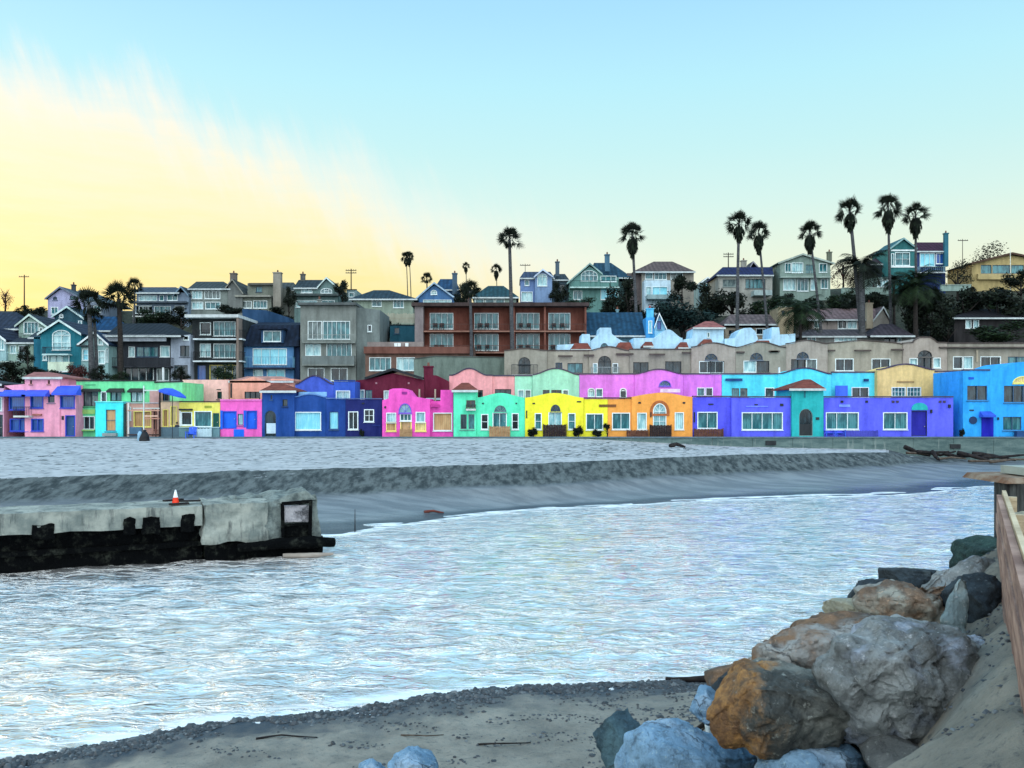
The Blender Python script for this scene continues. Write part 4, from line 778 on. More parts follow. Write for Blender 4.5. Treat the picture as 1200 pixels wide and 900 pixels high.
# ------------------------------------------------------------------ terrain
def grid_mesh(name, xs2d, ys, hf, mat, smooth=True):
    nr, nc = len(ys), len(xs2d[0]); vs = []
    for r, y in enumerate(ys):
        for x in xs2d[r]: vs.append((x, y, hf(x, y)))
    fs = [(r * nc + c, r * nc + c + 1, (r + 1) * nc + c + 1, (r + 1) * nc + c) for r in range(nr - 1) for c in range(nc - 1)]
    me = bpy.data.meshes.new(name); me.from_pydata(vs, [], fs); me.materials.append(mat)
    if smooth: me.shade_smooth()
    o = bpy.data.objects.new(name, me); COL.objects.link(o); return o
def sand_material():
    m, nt, bs = new_mat('sand')
    g = nd(nt, 'ShaderNodeNewGeometry'); co = g.outputs['Position']
    sp3 = nd(nt, 'ShaderNodeSeparateXYZ'); nt.links.new(co, sp3.inputs[0])
    z = sp3.outputs['Z']; y = sp3.outputs['Y']
    fine = noise_node(nt, co, 9.0, 6, 0.7); mid = noise_node(nt, co, 1.1, 6, 0.6); big = noise_node(nt, co, 0.16, 4)
    far = maprange(nt, y, 28, 36)
    dry = mixc(nt, maprange(nt, mid, 0.35, 0.7), (0.45, 0.465, 0.475), (0.30, 0.32, 0.33))
    near = mixc(nt, maprange(nt, mid, 0.3, 0.7), (0.27, 0.255, 0.215), (0.155, 0.15, 0.13))
    ft = nd(nt, 'ShaderNodeTexVoronoi'); ft.inputs['Scale'].default_value = 1.5; nt.links.new(scaled(nt, co, (1.0, 0.45, 1.0)), ft.inputs['Vector'])
    dry = mixc(nt, mathn(nt, 'MULTIPLY', maprange(nt, ft.outputs['Distance'], 0.32, 0.1), maprange(nt, big, 0.4, 0.6)), dry, (0.17, 0.195, 0.21))
    near = mixc(nt, maprange(nt, fine, 0.52, 0.75), near, (0.07, 0.08, 0.085))
    # streaky darker face of the cut bank
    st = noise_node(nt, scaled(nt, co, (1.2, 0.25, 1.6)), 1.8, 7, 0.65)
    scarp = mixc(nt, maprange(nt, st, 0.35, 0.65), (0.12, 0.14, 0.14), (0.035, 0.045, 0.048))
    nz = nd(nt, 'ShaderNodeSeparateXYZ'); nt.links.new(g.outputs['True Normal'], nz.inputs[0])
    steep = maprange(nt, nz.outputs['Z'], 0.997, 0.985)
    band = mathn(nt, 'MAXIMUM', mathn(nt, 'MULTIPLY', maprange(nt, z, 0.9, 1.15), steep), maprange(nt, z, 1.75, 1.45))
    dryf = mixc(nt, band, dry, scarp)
    wetz = mathn(nt, 'ADD', z, mathn(nt, 'MULTIPLY', mathn(nt, 'SUBTRACT', big, 0.5), 0.5))
    damp = maprange(nt, wetz, 1.28, 0.98)
    wetc = mixc(nt, maprange(nt, noise_node(nt, scaled(nt, co, (0.3, 1.5, 1)), 1.0, 5), 0.35, 0.65), (0.185, 0.21, 0.225), (0.115, 0.135, 0.15))
    farc = mixc(nt, damp, dryf, wetc)
    base = mixc(nt, far, near, farc)
    soak = maprange(nt, z, 0.16, 0.03)
    base = mixc(nt, soak, base, (0.04, 0.055, 0.07))
    nt.links.new(base, bs.inputs['Base Color'])
    r = mathn(nt, 'SUBTRACT', 0.95, mathn(nt, 'MULTIPLY', mathn(nt, 'MULTIPLY', damp, far), 0.45))
    shine = maprange(nt, z, 0.33, 0.12)
    r2 = mathn(nt, 'SUBTRACT', r, mathn(nt, 'MULTIPLY', shine, 0.3))
    nt.links.new(r2, bs.inputs['Roughness']); nt.links.new(maprange(nt, z, 0.6, 1.0, 0.35, 0.05), bs.inputs['Specular IOR Level'])
    b1 = bump(nt, noise_node(nt, co, 3.4, 8, 0.7), 0.75, 0.08, None)
    bump(nt, fine, 0.7, 0.04, bs, b1)
    return m
def frange(a, b, st):
    o = []
    while a < b: o.append(a); a += st(a) if callable(st) else st
    o.append(b); return o
rows = frange(-12, 3, 0.8)[:-1] + frange(3, 24, 0.09)[:-1] + frange(24, 40, 0.35)[:-1] + frange(40, 84.55, 0.16)
cols = frange(-1500, -60, 60)[:-1] + frange(-60, 1260, 3.6)[:-1] + frange(1260, 2700, 60)
def sand_h(x, y):
    z = ground(x, y)
    if z < -0.85: return z
    if y < 30:
        a = 0.045 * noise.noise(Vector((x * 1.4, y * 1.4, 0))) + 0.03 * noise.noise(Vector((x * 4.5, y * 4.5, 1)))
        if z > 1.2: a *= 1.5
        return z + a
    k = sm((z - 1.0) / 0.6)
    return z + (0.02 + 0.03 * k) * noise.noise(Vector((x * 0.5, y * 0.5, 0))) + 0.028 * k * noise.noise(Vector((x * 2.6, y * 2.6, 4)))
SANDM = sand_material()
xs = [[(c - 600) / 1000 * max(y, 12) for c in cols] for y in rows]
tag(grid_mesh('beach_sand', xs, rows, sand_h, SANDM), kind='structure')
hm, nt, bs = new_mat('hill_ground'); co = nd(nt, 'ShaderNodeTexCoord').outputs['Object']
nt.links.new(mixc(nt, maprange(nt, noise_node(nt, co, 0.5, 8, .7), .35, .65), (0.012, 0.018, 0.012), (0.045, 0.055, 0.035)), bs.inputs['Base Color']); bs.inputs['Roughness'].default_value = 0.95
bump(nt, noise_node(nt, co, 1.5, 8, .7), 1.0, 0.5, bs)
hr = frange(84.56, 160, 1.0)[:-1] + frange(160, 700, 20); hx = frange(-420, -110, 20)[:-1] + frange(-110, 120, 2.0)[:-1] + frange(120, 420, 20)
tag(grid_mesh('hillside', [hx] * len(hr), hr, lambda x, y: hill(x, y) + (0.35 * noise.noise(Vector((x * .3, y * .3, 9))) if y > 92 else 0) - 0.02, hm), kind='structure')
m = MB(); m.box(-2500, 2500, -2500, 2500, -1.6, -1.4); gm, nt, bs = new_mat('sea_bed'); bs.inputs['Base Color'].default_value = (.12, .14, .14, 1)
tag(m.build('ground', gm), kind='structure')
# ------------------------------------------------------------------ water
wm, nt, bs = new_mat('water')
co = nd(nt, 'ShaderNodeNewGeometry').outputs['Position']
lo = noise_node(nt, scaled(nt, co, (0.55, 1.0, 1)), 0.35, 5, 0.6)
churn = noise_node(nt, scaled(nt, co, (0.5, 1.0, 1)), 1.3, 6, 0.65)
nt.links.new(mixc(nt, maprange(nt, churn, 0.4, 0.7), (0.82, 0.81, 0.79), (1.0, 0.98, 0.94)), bs.inputs['Base Color'])
bs.inputs['Metallic'].default_value = 0.85; bs.inputs['Roughness'].default_value = 0.13; bs.inputs['IOR'].default_value = 1.33
calm = maprange(nt, noise_node(nt, scaled(nt, co, (0.5, 1.0, 1)), 0.3, 5, 0.6), 0.36, 0.62, 0.55, 1.0)
b1 = bump(nt, mathn(nt, 'MULTIPLY', calm, noise_node(nt, scaled(nt, co, (0.5, 1.0, 1)), 2.0, 5, 0.6)), 1.0, 0.25, None)
b2 = bump(nt, mathn(nt, 'MULTIPLY', calm, noise_node(nt, scaled(nt, co, (0.6, 1.1, 1)), 7.0, 4, 0.6)), 0.9, 0.05, None, b1)
rid = noise_node(nt, scaled(nt, co, (0.42, 1.15, 1)), 0.9, 7, 0.6)
rid = mathn(nt, 'ABSOLUTE', mathn(nt, 'SUBTRACT', rid, 0.5)); rid = maprange(nt, rid, 0.0, 0.06, 1.0, 0.0)
bump(nt, mathn(nt, 'MULTIPLY', rid, calm), 1.0, 0.10, bs, b2)
at = nd(nt, 'ShaderNodeAttribute'); at.attribute_name = 'shore'
fo = mathn(nt, 'MULTIPLY', maprange(nt, at.outputs['Fac'], 0.4, 1.0, 0.0, 0.8), maprange(nt, noise_node(nt, scaled(nt, co, (0.35, 1.3, 1)), 1.6, 7, 0.65), 0.44, 0.56))
mx = nd(nt, 'ShaderNodeMixShader'); fb = nd(nt, 'ShaderNodeBsdfDiffuse'); fb.inputs[0].default_value = (.82, .88, .9, 1)
nt.links.new(fo, mx.inputs[0]); nt.links.new(bs.outputs[0], mx.inputs[1]); nt.links.new(fb.outputs[0], mx.inputs[2]); nt.links.new(mx.outputs[0], nt.nodes['Material Output'].inputs[0])
wr = frange(-60, 8, 8)[:-1] + frange(8, 30, 0.11)[:-1] + frange(30, 90, 0.3); wc = frange(-3000, -100, 150)[:-1] + frange(-100, 1300, 5)[:-1] + frange(1300, 4000, 150)
def wave(x, y):
    if y < 6 or y > 88: return 0
    f = sm((ground(x, y) * -1) / 0.25 + .15)
    a = 0.06 * noise.noise(Vector((x * 0.6 + y * .2, y * 1.15, 0))) + 0.045 * noise.noise(Vector((x * 1.5 + y * .3, y * 2.6, 5))) + 0.018 * noise.noise(Vector((x * 3.6, y * 5.2, 8)))
    a += 0.02 * (1 - abs(noise.noise(Vector((x * 0.35 + y * .1, y * 0.9, 3)))) * 4)
    return a * f * (1.15 if y < 40 else 0.9)
wx2 = [[(c - 600) / 1000 * max(y, 14) for c in wc] for y in wr]
wo = tag(grid_mesh('water', wx2, wr, wave, wm), kind='structure')
sa = wo.data.attributes.new('shore', 'FLOAT', 'POINT'); sa.data.foreach_set('value', [sm(1 - max(0, -ground(q.co.x, q.co.y)) / 0.3) if 8 < q.co.y < 88 else 0 for q in wo.data.vertices])
# ------------------------------------------------------------------ seawall
h = House('seawall', 'long grey green stained concrete seawall at the foot of the painted houses', 'wall', 84.25, -60, 1400)
swm, nt, bs = new_mat('stained_concrete'); co = nd(nt, 'ShaderNodeTexCoord').outputs['Object']
a = mixc(nt, maprange(nt, noise_node(nt, scaled(nt, co, (.5, 1, 2.2)), .8, 7, .7), .35, .65), (0.13, 0.19, 0.18), (0.055, 0.10, 0.10))
b = mixc(nt, maprange(nt, noise_node(nt, scaled(nt, co, (1.6, 1, .25)), 1.2, 6, .65), .55, .75), a, (0.26, 0.30, 0.28))
nt.links.new(b, bs.inputs['Base Color']); bs.inputs['Roughness'].default_value = .9; bump(nt, noise_node(nt, co, 5, 6), .6, .06, bs)
m = MB()
for i in range(31):
    a0 = wx(-60 + i * 47.1, 84.25); a1 = wx(-60 + (i + 1) * 47.1, 84.25) - .03; m.box(a0, a1, 84.25, 84.62, -.6, 3.2)
h.put(m, 'wall_slab', swm)
m = MB(); m.box(wx(-60, 84.25), wx(1400, 84.25), 84.15, 84.66, 3.202, 3.32); h.put(m, 'coping', paint((90, 110, 120)))
for px, py in ((903, 519), (1119, 523)): h.box('drain_outlet', DARK, px - 6, py - 2.5, px + 6, py + 2.5, -.14, -.003)
# ------------------------------------------------------------------ rocks
def rockmat(a, b, c, cs=0.55, bl=(0.36, 0.42, 0.46), bla=0.0, seed=0, warm=None):
    m, nt, bs = new_mat('rock'); co0 = nd(nt, 'ShaderNodeTexCoord').outputs['Object']
    v = nd(nt, 'ShaderNodeVectorMath', operation='ADD'); nt.links.new(co0, v.inputs[0]); v.inputs[1].default_value = (seed * 3.1, seed * 1.7, seed); co = v.outputs[0]
    n1 = noise_node(nt, co, 1.6, 8, .65); n2 = noise_node(nt, co, 6, 8, .7); n3 = noise_node(nt, co, .8, 5, .6)
    x = mixc(nt, maprange(nt, n1, .38, .62), a, b); x = mixc(nt, maprange(nt, n3, cs, cs + .1), x, c)
    x = mixc(nt, maprange(nt, n2, .5, .72, 0, .8), x, tuple(t * .22 for t in a))
    n4 = noise_node(nt, co, 17, 6, .7); x = mixc(nt, maprange(nt, n4, .56, .72, 0, .7), x, tuple(min(.7, t * 1.9 + .04) for t in a))
    vo = nd(nt, 'ShaderNodeTexVoronoi', feature='DISTANCE_TO_EDGE'); vo.inputs['Scale'].default_value = 1.3
    nn = nd(nt, 'ShaderNodeVectorMath', operation='ADD'); nt.links.new(co, nn.inputs[0])
    w = nd(nt, 'ShaderNodeTexNoise'); w.inputs['Scale'].default_value = 2.2; w.inputs['Detail'].default_value = 5; nt.links.new(co, w.inputs['Vector']); nt.links.new(w.outputs['Color'], nn.inputs[1]); nt.links.new(nn.outputs[0], vo.inputs['Vector'])
    crack = maprange(nt, vo.outputs['Distance'], 0.0, 0.03)
    x = mixc(nt, mathn(nt, 'MULTIPLY', mathn(nt, 'MULTIPLY', mathn(nt, 'SUBTRACT', 1.0, crack), .7), maprange(nt, n3, .5, .62)), x, (0.02, 0.022, 0.025))
    if warm:
        s = nd(nt, 'ShaderNodeSeparateXYZ'); nt.links.new(co0, s.inputs[0])
        wv = mathn(nt, 'ADD', s.outputs['X'], mathn(nt, 'MULTIPLY', mathn(nt, 'SUBTRACT', n1, .5), 2.2))
        wm_ = mixc(nt, maprange(nt, n2, .35, .65), (0.52, 0.27, 0.09), (0.17, 0.09, 0.045))
        x = mixc(nt, maprange(nt, wv, warm[0], warm[1]), wm_, x)
    nt.links.new(x, bs.inputs['Base Color']); bs.inputs['Roughness'].default_value = .82; bs.inputs['Specular IOR Level'].default_value = .3
    b0 = bump(nt, crack, .15, .03, None); b1 = bump(nt, n1, .8, .22, None, b0); b2 = bump(nt, n2, 1.0, .09, None, b1); bump(nt, n4, .8, .03, bs, b2); return m
RM = {'grey': rockmat((.38, .41, .41), (.13, .14, .135), (.46, .52, .62), .5, seed=1, warm=None),
      'orange': rockmat((.25, .26, .23), (.07, .075, .07), (.22, .14, .09), .58, seed=2, warm=(-.45, -.1)),
      'rust': rockmat((.28, .17, .10), (.085, .07, .06), (.42, .42, .40), .48, seed=3),
      'mixed': rockmat((.34, .22, .14), (.08, .06, .05), (.46, .45, .38), .5, seed=12),
      'rustp': rockmat((.34, .35, .33), (.20, .19, .16), (.26, .14, .07), .55, seed=4),
      'dark': rockmat((.045, .065, .08), (.02, .03, .04), (.10, .13, .14), .56, seed=5),
      'green': rockmat((.04, .095, .085), (.015, .04, .04), (.09, .15, .14), .56, seed=6),
      'blue': rockmat((.26, .44, .62), (.13, .25, .38), (.38, .54, .70), .56, seed=7),
      'pale': rockmat((.50, .62, .62), (.24, .33, .35), (.62, .68, .66), .58, seed=8),
      'cream': rockmat((.50, .47, .34), (.34, .33, .25), (.56, .54, .44), .58, seed=9),
      'teal': rockmat((.05, .10, .13), (.03, .06, .075), (.09, .17, .2), .56, seed=10),
      'sandy': rockmat((.19, .20, .19), (.12, .13, .13), (.24, .25, .24), .6, seed=11)}
import bmesh
def rock_mesh(seed, sx, sy, sz, sub=5, cuts=11, rough=.1, topflat=0.0):
    rnd = random.Random(seed); bm = bmesh.new(); bmesh.ops.create_icosphere(bm, subdivisions=sub, radius=1)
    pl = []
    for _ in range(int(cuts * 1.6)):
        n = Vector((rnd.gauss(0, 1), rnd.gauss(0, 1), rnd.gauss(0, .8))).normalized(); pl.append((n, rnd.uniform(.52, .9)))
    for v in bm.verts:
        p = v.co.copy()
        for n, d in pl:
            k = p.dot(n) - d
            if k > 0: p -= n * k * .93
        q = p * 1.1 + Vector((seed * 7.3, 0, 0))
        p += v.co * (rough * 1.2 * noise.noise(q * 1.2) + rough * .55 * noise.noise(q * 3.1) - rough * .9 * max(0, .16 - abs(noise.noise(q * 2.3 + Vector((5, 1, 2))))) * 4 * .5 + rough * .34 * noise.noise(q * 7.5) + rough * .2 * noise.noise(q * 17) + rough * .12 * noise.noise(q * 37))
        v.co = p
    xs_ = [v.co.x for v in bm.verts]; ys_ = [v.co.y for v in bm.verts]; zs_ = [v.co.z for v in bm.verts]
    for v in bm.verts:
        v.co.x = ((v.co.x - min(xs_)) / (max(xs_) - min(xs_)) * 2 - 1) * sx
        v.co.y = ((v.co.y - min(ys_)) / (max(ys_) - min(ys_)) * 2 - 1) * sy
        v.co.z = ((v.co.z - min(zs_)) / (max(zs_) - min(zs_)) * 2 - 1) * sz
    me = bpy.data.meshes.new('boulder'); bm.to_mesh(me); bm.free(); me.shade_smooth(); return me
def rock(name, label, px0, py0, px1, py1, Y, mat, seed, sy=None, rot=(0, 0, 0), cuts=11, rough=.1, sub=5, cat='boulder'):
    x0, x1 = wx(px0, Y), wx(px1, Y); z1, z0 = wz(py0, Y), wz(py1, Y); sx = (x1 - x0) / 2; sz = (z1 - z0) / 2
    me = rock_mesh(seed, sx, sy or sx * .8, sz, sub, cuts, rough); me.materials.append(RM[mat])
    o = bpy.data.objects.new(name, me); COL.objects.link(o); o.location = ((x0 + x1) / 2, Y, (z0 + z1) / 2); o.rotation_euler = rot
    return tag(o, label, cat, 'riprap boulders on the bank')
rock('boulder', 'pale grey round boulder between dark wet stones and brown blocky boulder', 1010, 678, 1066, 728, 11.2, 'rustp', 15, .5)
rock('boulder', 'small yellowish cream boulder at the waterline left of the brown blocky one', 974, 702, 1020, 745, 10.9, 'cream', 16, .4)
rock('boulder', 'dark blue wet boulder at the left of the far stone group', 999, 677, 1050, 722, 12.7, 'dark', 17, .5)
rock('boulder', 'low black rounded boulder farthest out over the water', 1042, 662, 1104, 704, 13.2, 'dark', 18, .6)
rock('boulder', 'dark green boulder standing beside the wooden retaining wall', 1124, 628, 1185, 682, 12.6, 'green', 19, .6)
rock('boulder', 'dark boulder behind the tilted pale slab', 1110, 668, 1180, 735, 10.3, 'dark', 51, .6)
rock('boulder', 'dark teal boulder leaning left of the light blue boulder', 696, 834, 757, 915, 9.8, 'teal', 27, .4)
rock('boulder', 'small pale blue stone behind the orange boulder tip', 806, 806, 850, 850, 9.6, 'blue', 28, .3)
rock('boulder', 'dark blue stone at the water edge by the black log', 834, 778, 884, 828, 10.4, 'dark', 29, .4)
rock('boulder', 'pale blue stone peeping over the bottom edge of the pebble beach', 452, 880, 514, 930, 10.9, 'blue', 30, .35)
rock('boulder', 'smallest blue stone at the bottom edge left of its neighbour', 418, 888, 458, 925, 11.0, 'blue', 33, .25)
rock('boulder', 'cream rounded boulder behind the wooden wall at the right edge', 1186, 602, 1250, 668, 10.4, 'cream', 32, .5)
rock('boulder', 'sandy grey boulder buried to its top beside the big grey boulder', 1010, 862, 1110, 940, 7.3, 'sandy', 34, .4, rough=.06)
rock('boulder', 'dark stone added as the black shade in the gap under the orange boulder', 960, 850, 1060, 905, 8.3, 'dark', 37, .5)  # added near-black stone stands for the shadow in this gap

def hull_rock(label, Y, pts, mat, seed, rough=.045, edge=.06, bev=.03):
    rough *= .9; ca = sum(p[0] for p in pts) / len(pts); cb = sum(p[1] for p in pts) / len(pts); pts = [(ca + (a - ca) * 1.05, cb + (b - cb) * 1.06, d) for a, b, d in pts]
    """angular boulder: convex hull of corner points (photo column, photo row, depth offset), broken up and roughened"""
    P3 = [Vector((wx(a, Y + d), Y + d, wz(b, Y + d))) for a, b, d in pts]; c = sum(P3, Vector()) / len(P3); bm = bmesh.new()
    for p in P3: bm.verts.new(p - c)
    r = bmesh.ops.convex_hull(bm, input=bm.verts[:]); bmesh.ops.delete(bm, geom=[g for g in bm.verts if not g.link_faces], context='VERTS')
    bmesh.ops.bevel(bm, geom=bm.edges[:], offset=bev, segments=2, affect='EDGES', clamp_overlap=True)
    for _ in range(7):
        bmesh.ops.triangulate(bm, faces=bm.faces[:]); e_ = [e for e in bm.edges if e.calc_length() > edge]
        if not e_: break
        bmesh.ops.subdivide_edges(bm, edges=e_, cuts=1)
    bmesh.ops.triangulate(bm, faces=bm.faces[:])
    for _ in range(1): bmesh.ops.smooth_vert(bm, verts=bm.verts[:], factor=.5, use_axis_x=True, use_axis_y=True, use_axis_z=True)
    bm.normal_update(); off = Vector((seed * 3.7, seed, 0))
    for v in bm.verts:
        q = v.co + off; rd = .5 - abs(noise.noise(q * 1.9 + Vector((4, 4, 4)))) ; n_ = 2.6 * noise.noise(q * 1.25) + 1.9 * noise.noise(q * 2.7) - 9 * max(0, .12 - abs(noise.noise(q * 1.5 + Vector((9, 2, 4))))) + .9 * noise.noise(q * 5.9) - 3.0 * max(0, .12 - abs(noise.noise(q * 4.1 + Vector((3, 7, 1))))) + .5 * noise.noise(q * 12) + .3 * noise.noise(q * 27)
        st_ = noise.noise(Vector((q.x * .6, q.y * .6, q.z * 5 + q.x * 1.2))) * .9
        v.co += v.normal * rough * (n_ + st_)
    me = bpy.data.meshes.new('boulder'); bm.to_mesh(me); bm.free(); me.shade_smooth(); me.materials.append(RM[mat])
    o = bpy.data.objects.new('boulder', me); COL.objects.link(o); o.location = c; return tag(o, label, 'boulder', 'riprap boulders on the bank')
hull_rock('large angular boulder with orange stained left face below the rust-topped boulder', 7.8, [(866, 778, .1), (905, 772, .3), (962, 782, .3), (1010, 800, .3), (848, 815, -.1), (833, 850, -.15), (838, 872, -.2), (893, 800, -.55), (906, 850, -.7), (892, 890, -.55), (1000, 840, -.25), (985, 862, -.1), (880, 780, 1.0), (1000, 800, 1.0), (850, 870, .6), (990, 880, .7), (940, 812, -.5), (950, 872, -.2)], 'orange', 3)
hull_rock('huge angular grey boulder with bluish white face wedged against the sand bank', 7.6, [(955, 780, .1), (985, 754, .1), (1035, 736, .2), (1098, 727, .3), (1132, 738, .3), (1152, 764, .2), (1164, 805, .2), (1150, 832, -.1), (1102, 866, -.2), (1060, 872, -.2), (1022, 852, -.3), (988, 822, -.3), (968, 838, 0), (985, 862, .2), (1048, 770, -.5), (1078, 822, -.6), (1012, 800, -.45), (1090, 780, -.4), (1110, 850, -.3), (1000, 750, 1.1), (1150, 760, 1.1), (1140, 850, .9), (1000, 850, .8)], 'grey', 5, .055)
hull_rock('long rust-topped boulder behind the orange stained boulder', 9.1, [(877, 776, 0), (886, 752, 0), (935, 733, .1), (962, 720, .3), (1022, 722, .4), (1070, 734, .3), (1082, 748, .2), (915, 765, -.4), (1000, 742, -.3), (960, 800, -.4), (1060, 800, .1), (880, 805, .1), (900, 800, .9), (1060, 790, .9), (960, 725, 1.0)], 'rust', 7)
hull_rock('brown and cream blocky boulder below the pale tilted slab', 10.5, [(1006, 706, 0), (1028, 690, 0), (1062, 681, .2), (1122, 684, .3), (1128, 735, .1), (1040, 704, -.35), (1090, 708, -.4), (1050, 752, -.3), (1010, 735, 0), (1100, 752, -.2), (1020, 740, .8), (1120, 690, .9), (1120, 750, .8)], 'mixed', 9, .05)
hull_rock('pale mint slab tilted upright on the sand above the big grey boulder', 9.3, [(1101, 738, 0), (1103, 722, -.05), (1120, 680, .05), (1127, 676, .1), (1134, 682, .1), (1134, 745, -.1), (1118, 745, -.15), (1125, 740, .35), (1132, 690, .4), (1108, 736, .3)], 'pale', 11, .02, .06, .02)
hull_rock('grey sharp-topped boulder half in shade by the retaining wall foot', 11.2, [(1080, 690, 0), (1100, 668, .1), (1152, 656, .2), (1178, 658, .3), (1185, 710, .1), (1120, 690, -.4), (1150, 700, -.4), (1090, 730, -.1), (1180, 735, 0), (1090, 700, .9), (1180, 680, .9), (1150, 735, .8)], 'grey', 13, .045)
hull_rock('large light blue angular boulder at the bottom edge left of centre cluster', 8.6, [(722, 905, 0), (738, 860, 0), (752, 847, .1), (800, 846, .2), (848, 864, .2), (888, 890, .1), (892, 950, 0), (722, 960, 0), (770, 880, -.5), (830, 895, -.5), (800, 960, -.5), (760, 860, .8), (880, 900, .8), (740, 960, .7), (880, 960, .7)], 'blue', 15, .035)
hull_rock('blue stained boulder at the bottom edge under the black gap', 7.5, [(884, 885, 0), (905, 866, .1), (960, 868, .2), (1000, 876, .2), (1022, 890, .1), (1018, 950, 0), (884, 950, 0), (930, 888, -.3), (980, 892, -.3), (950, 950, -.3), (900, 950, .5), (1010, 940, .5), (940, 872, .5)], 'blue', 17, .035)
# hidden packing stones of the bank (they show from the side)
for i, (px, py, Y, r) in enumerate([(1060, 760, 11.5, .8), (900, 800, 10.5, .7), (1000, 830, 9.6, .9), (1130, 770, 10.5, .7)]):
    rock('boulder', 'grey brown packing stone between the larger boulders', px - r * 1000 / Y, py - r * 600 / Y, px + r * 1000 / Y, py + r * 700 / Y, Y, ('sandy', 'rust', 'dark', 'sandy')[i], 40 + i, r, sub=4)
# pebbles
def blob(m, x, y, z, r, rnd):
    a = rnd.uniform(0, PI); sx, sy, sz = r * rnd.uniform(.8, 1.5), r * rnd.uniform(.7, 1.1), r * rnd.uniform(.4, .8)
    v = []
    for (i, j, k) in ((1, 0, 0), (.3, .9, 0), (-.8, .6, .0), (-.9, -.5, 0), (.2, -1, 0), (.45, .3, .85), (-.45, .25, 1.0), (-.1, -.5, .9), (0, 0, -.6)):
        jx = i * sx * rnd.uniform(.85, 1.15); jy = j * sy * rnd.uniform(.85, 1.15)
        v.append((x + jx * math.cos(a) - jy * math.sin(a), y + jx * math.sin(a) + jy * math.cos(a), z + k * sz))
    m.add(v, [(0, 1, 5), (1, 2, 6, 5), (2, 3, 6), (3, 7, 6), (3, 4, 7), (4, 0, 5, 7), (5, 6, 7), (1, 0, 8), (2, 1, 8), (3, 2, 8), (4, 3, 8), (0, 4, 8)])
pm, nt, bs = new_mat('pebbles'); g = nd(nt, 'ShaderNodeNewGeometry').outputs['Random Per Island']
cr = nd(nt, 'ShaderNodeValToRGB'); nt.links.new(g, cr.inputs[0]); cr.color_ramp.elements[0].color = (.02, .026, .032, 1); cr.color_ramp.elements[1].color = (.13, .15, .16, 1); e = cr.color_ramp.elements.new(.7); e.color = (.045, .055, .065, 1)
nt.links.new(cr.outputs[0], bs.inputs['Base Color']); bs.inputs['Roughness'].default_value = .6
rnd = random.Random(5); m = MB(); n = 0
while n < 11000:
    if rnd.random() < .45:
        i = rnd.randrange(3, 9); t = rnd.random(); ax, ay = SHORE[i]; bx, by = SHORE[i + 1] if i < 8 else SHORE[i]
        x = ax + (bx - ax) * t; w_ = .14 + .6 * (noise.noise(Vector((x * .7, 5, 5))) + .3); d = abs(rnd.gauss(0, max(.07, w_))); y = ay + (by - ay) * t - d + .06; r = rnd.uniform(.012, .05) * (1.9 if rnd.random() < .09 else 1)
    else:
        x, y = rnd.uniform(-9, 5.5), rnd.uniform(9.5, 18.4); r = rnd.uniform(.01, .035) * (1.8 if rnd.random() < .1 else 1)
        dens = noise.noise(Vector((x * .8, y * 1.6, 3))) + .35 * sm((x - .2) / 2.0)
        if dens < .12 + .12 * rnd.random(): continue
    z = sand_h(x, y)
    if z < -0.06 or z > 4.2: continue
    blob(m, x, y, z + r * .15, r, rnd); n += 1
for _ in range(2600):
    t = rnd.random(); dd_ = rnd.uniform(-3.2, 0.0); bx0 = 1.6 + 6.2 * t; by0 = 2.4 + 11.4 * t; x = bx0 + dd_ * .87; y = by0 - dd_ * .48
    if noise.noise(Vector((x * 1.1, y * 1.1, 8))) < .02: continue
    r = rnd.uniform(.008, .03) * (2.4 if rnd.random() < .06 else 1); blob(m, x, y, sand_h(x, y) + r * .1, r, rnd)
tag(m.build('pebbles', pm), 'dark pebbles strewn along the near waterline and sand', 'pebbles', kind='stuff')
# driftwood and sticks
DW = woodmat((60, 50, 44), (120, 108, 96), 4, (1, 1, 6)); DK = woodmat((22, 22, 26), (52, 46, 44), 4)
def stick(name, label, pts, r, mat, cat='driftwood', group=None, n=7):
    P3 = [Vector((wx(a, Y), Y, sand_h(wx(a, Y), Y) + (dz if dz else r * .7))) for a, Y, dz in pts]; m = MB()
    fine_ = []
    for i in range(len(P3) - 1):
        for k in range(4):
            t = k / 4; fine_.append(P3[i].lerp(P3[i + 1], t) + Vector((0, 0, .4 * r * noise.noise(Vector((i + t, r * 50, 0))))))
    fine_.append(P3[-1]); m.tube(fine_, [r * (1 - .6 * i / len(fine_)) * (1 + .25 * noise.noise(Vector((i * .9, r, 2)))) for i in range(len(fine_))], n)
    return tag(m.build(name, mat, None, tuple(P3[0]), True), label, cat, group)
stick('driftwood_log', 'black waterlogged log lying at the near waterline by the rocks', [(842, 18.6, 0), (815, 18.7, 0), (780, 18.9, 0)], .09, DK)
stick('driftwood_stick', 'long thin dark stick pointing at the orange boulder', [(838, 11.6, .25), (800, 12.4, .1), (722, 13.1, 0)], .035, DK)
stick('driftwood_stick', 'bleached white stick standing between the blue stones', [(836, 10.0, .18), (831, 10.0, .34), (826, 10.1, .62)], .045, paint((214, 222, 220)))
stick('driftwood_stick', 'tiny white twig leaning on the dark teal boulder', [(722, 10.0, .12), (730, 9.9, .2), (736, 9.7, .1)], .02, paint((220, 220, 200)))
stick('driftwood_stick', 'curved thin dark twig on the sand at the bottom left', [(190, 13.6, 0), (250, 13.5, 0), (305, 13.35, 0), (345, 13.1, 0)], .022, DK)
stick('driftwood_stick', 'short forked-looking dark twig in the middle of the near sand', [(560, 14.6, 0), (590, 14.4, .06), (622, 14.5, 0)], .018, DK)
stick('driftwood_stick', 'pale thin twig lying alone on the near sand left of centre', [(470, 15.2, 0), (500, 15.0, .05), (520, 15.1, 0)], .016, DW)
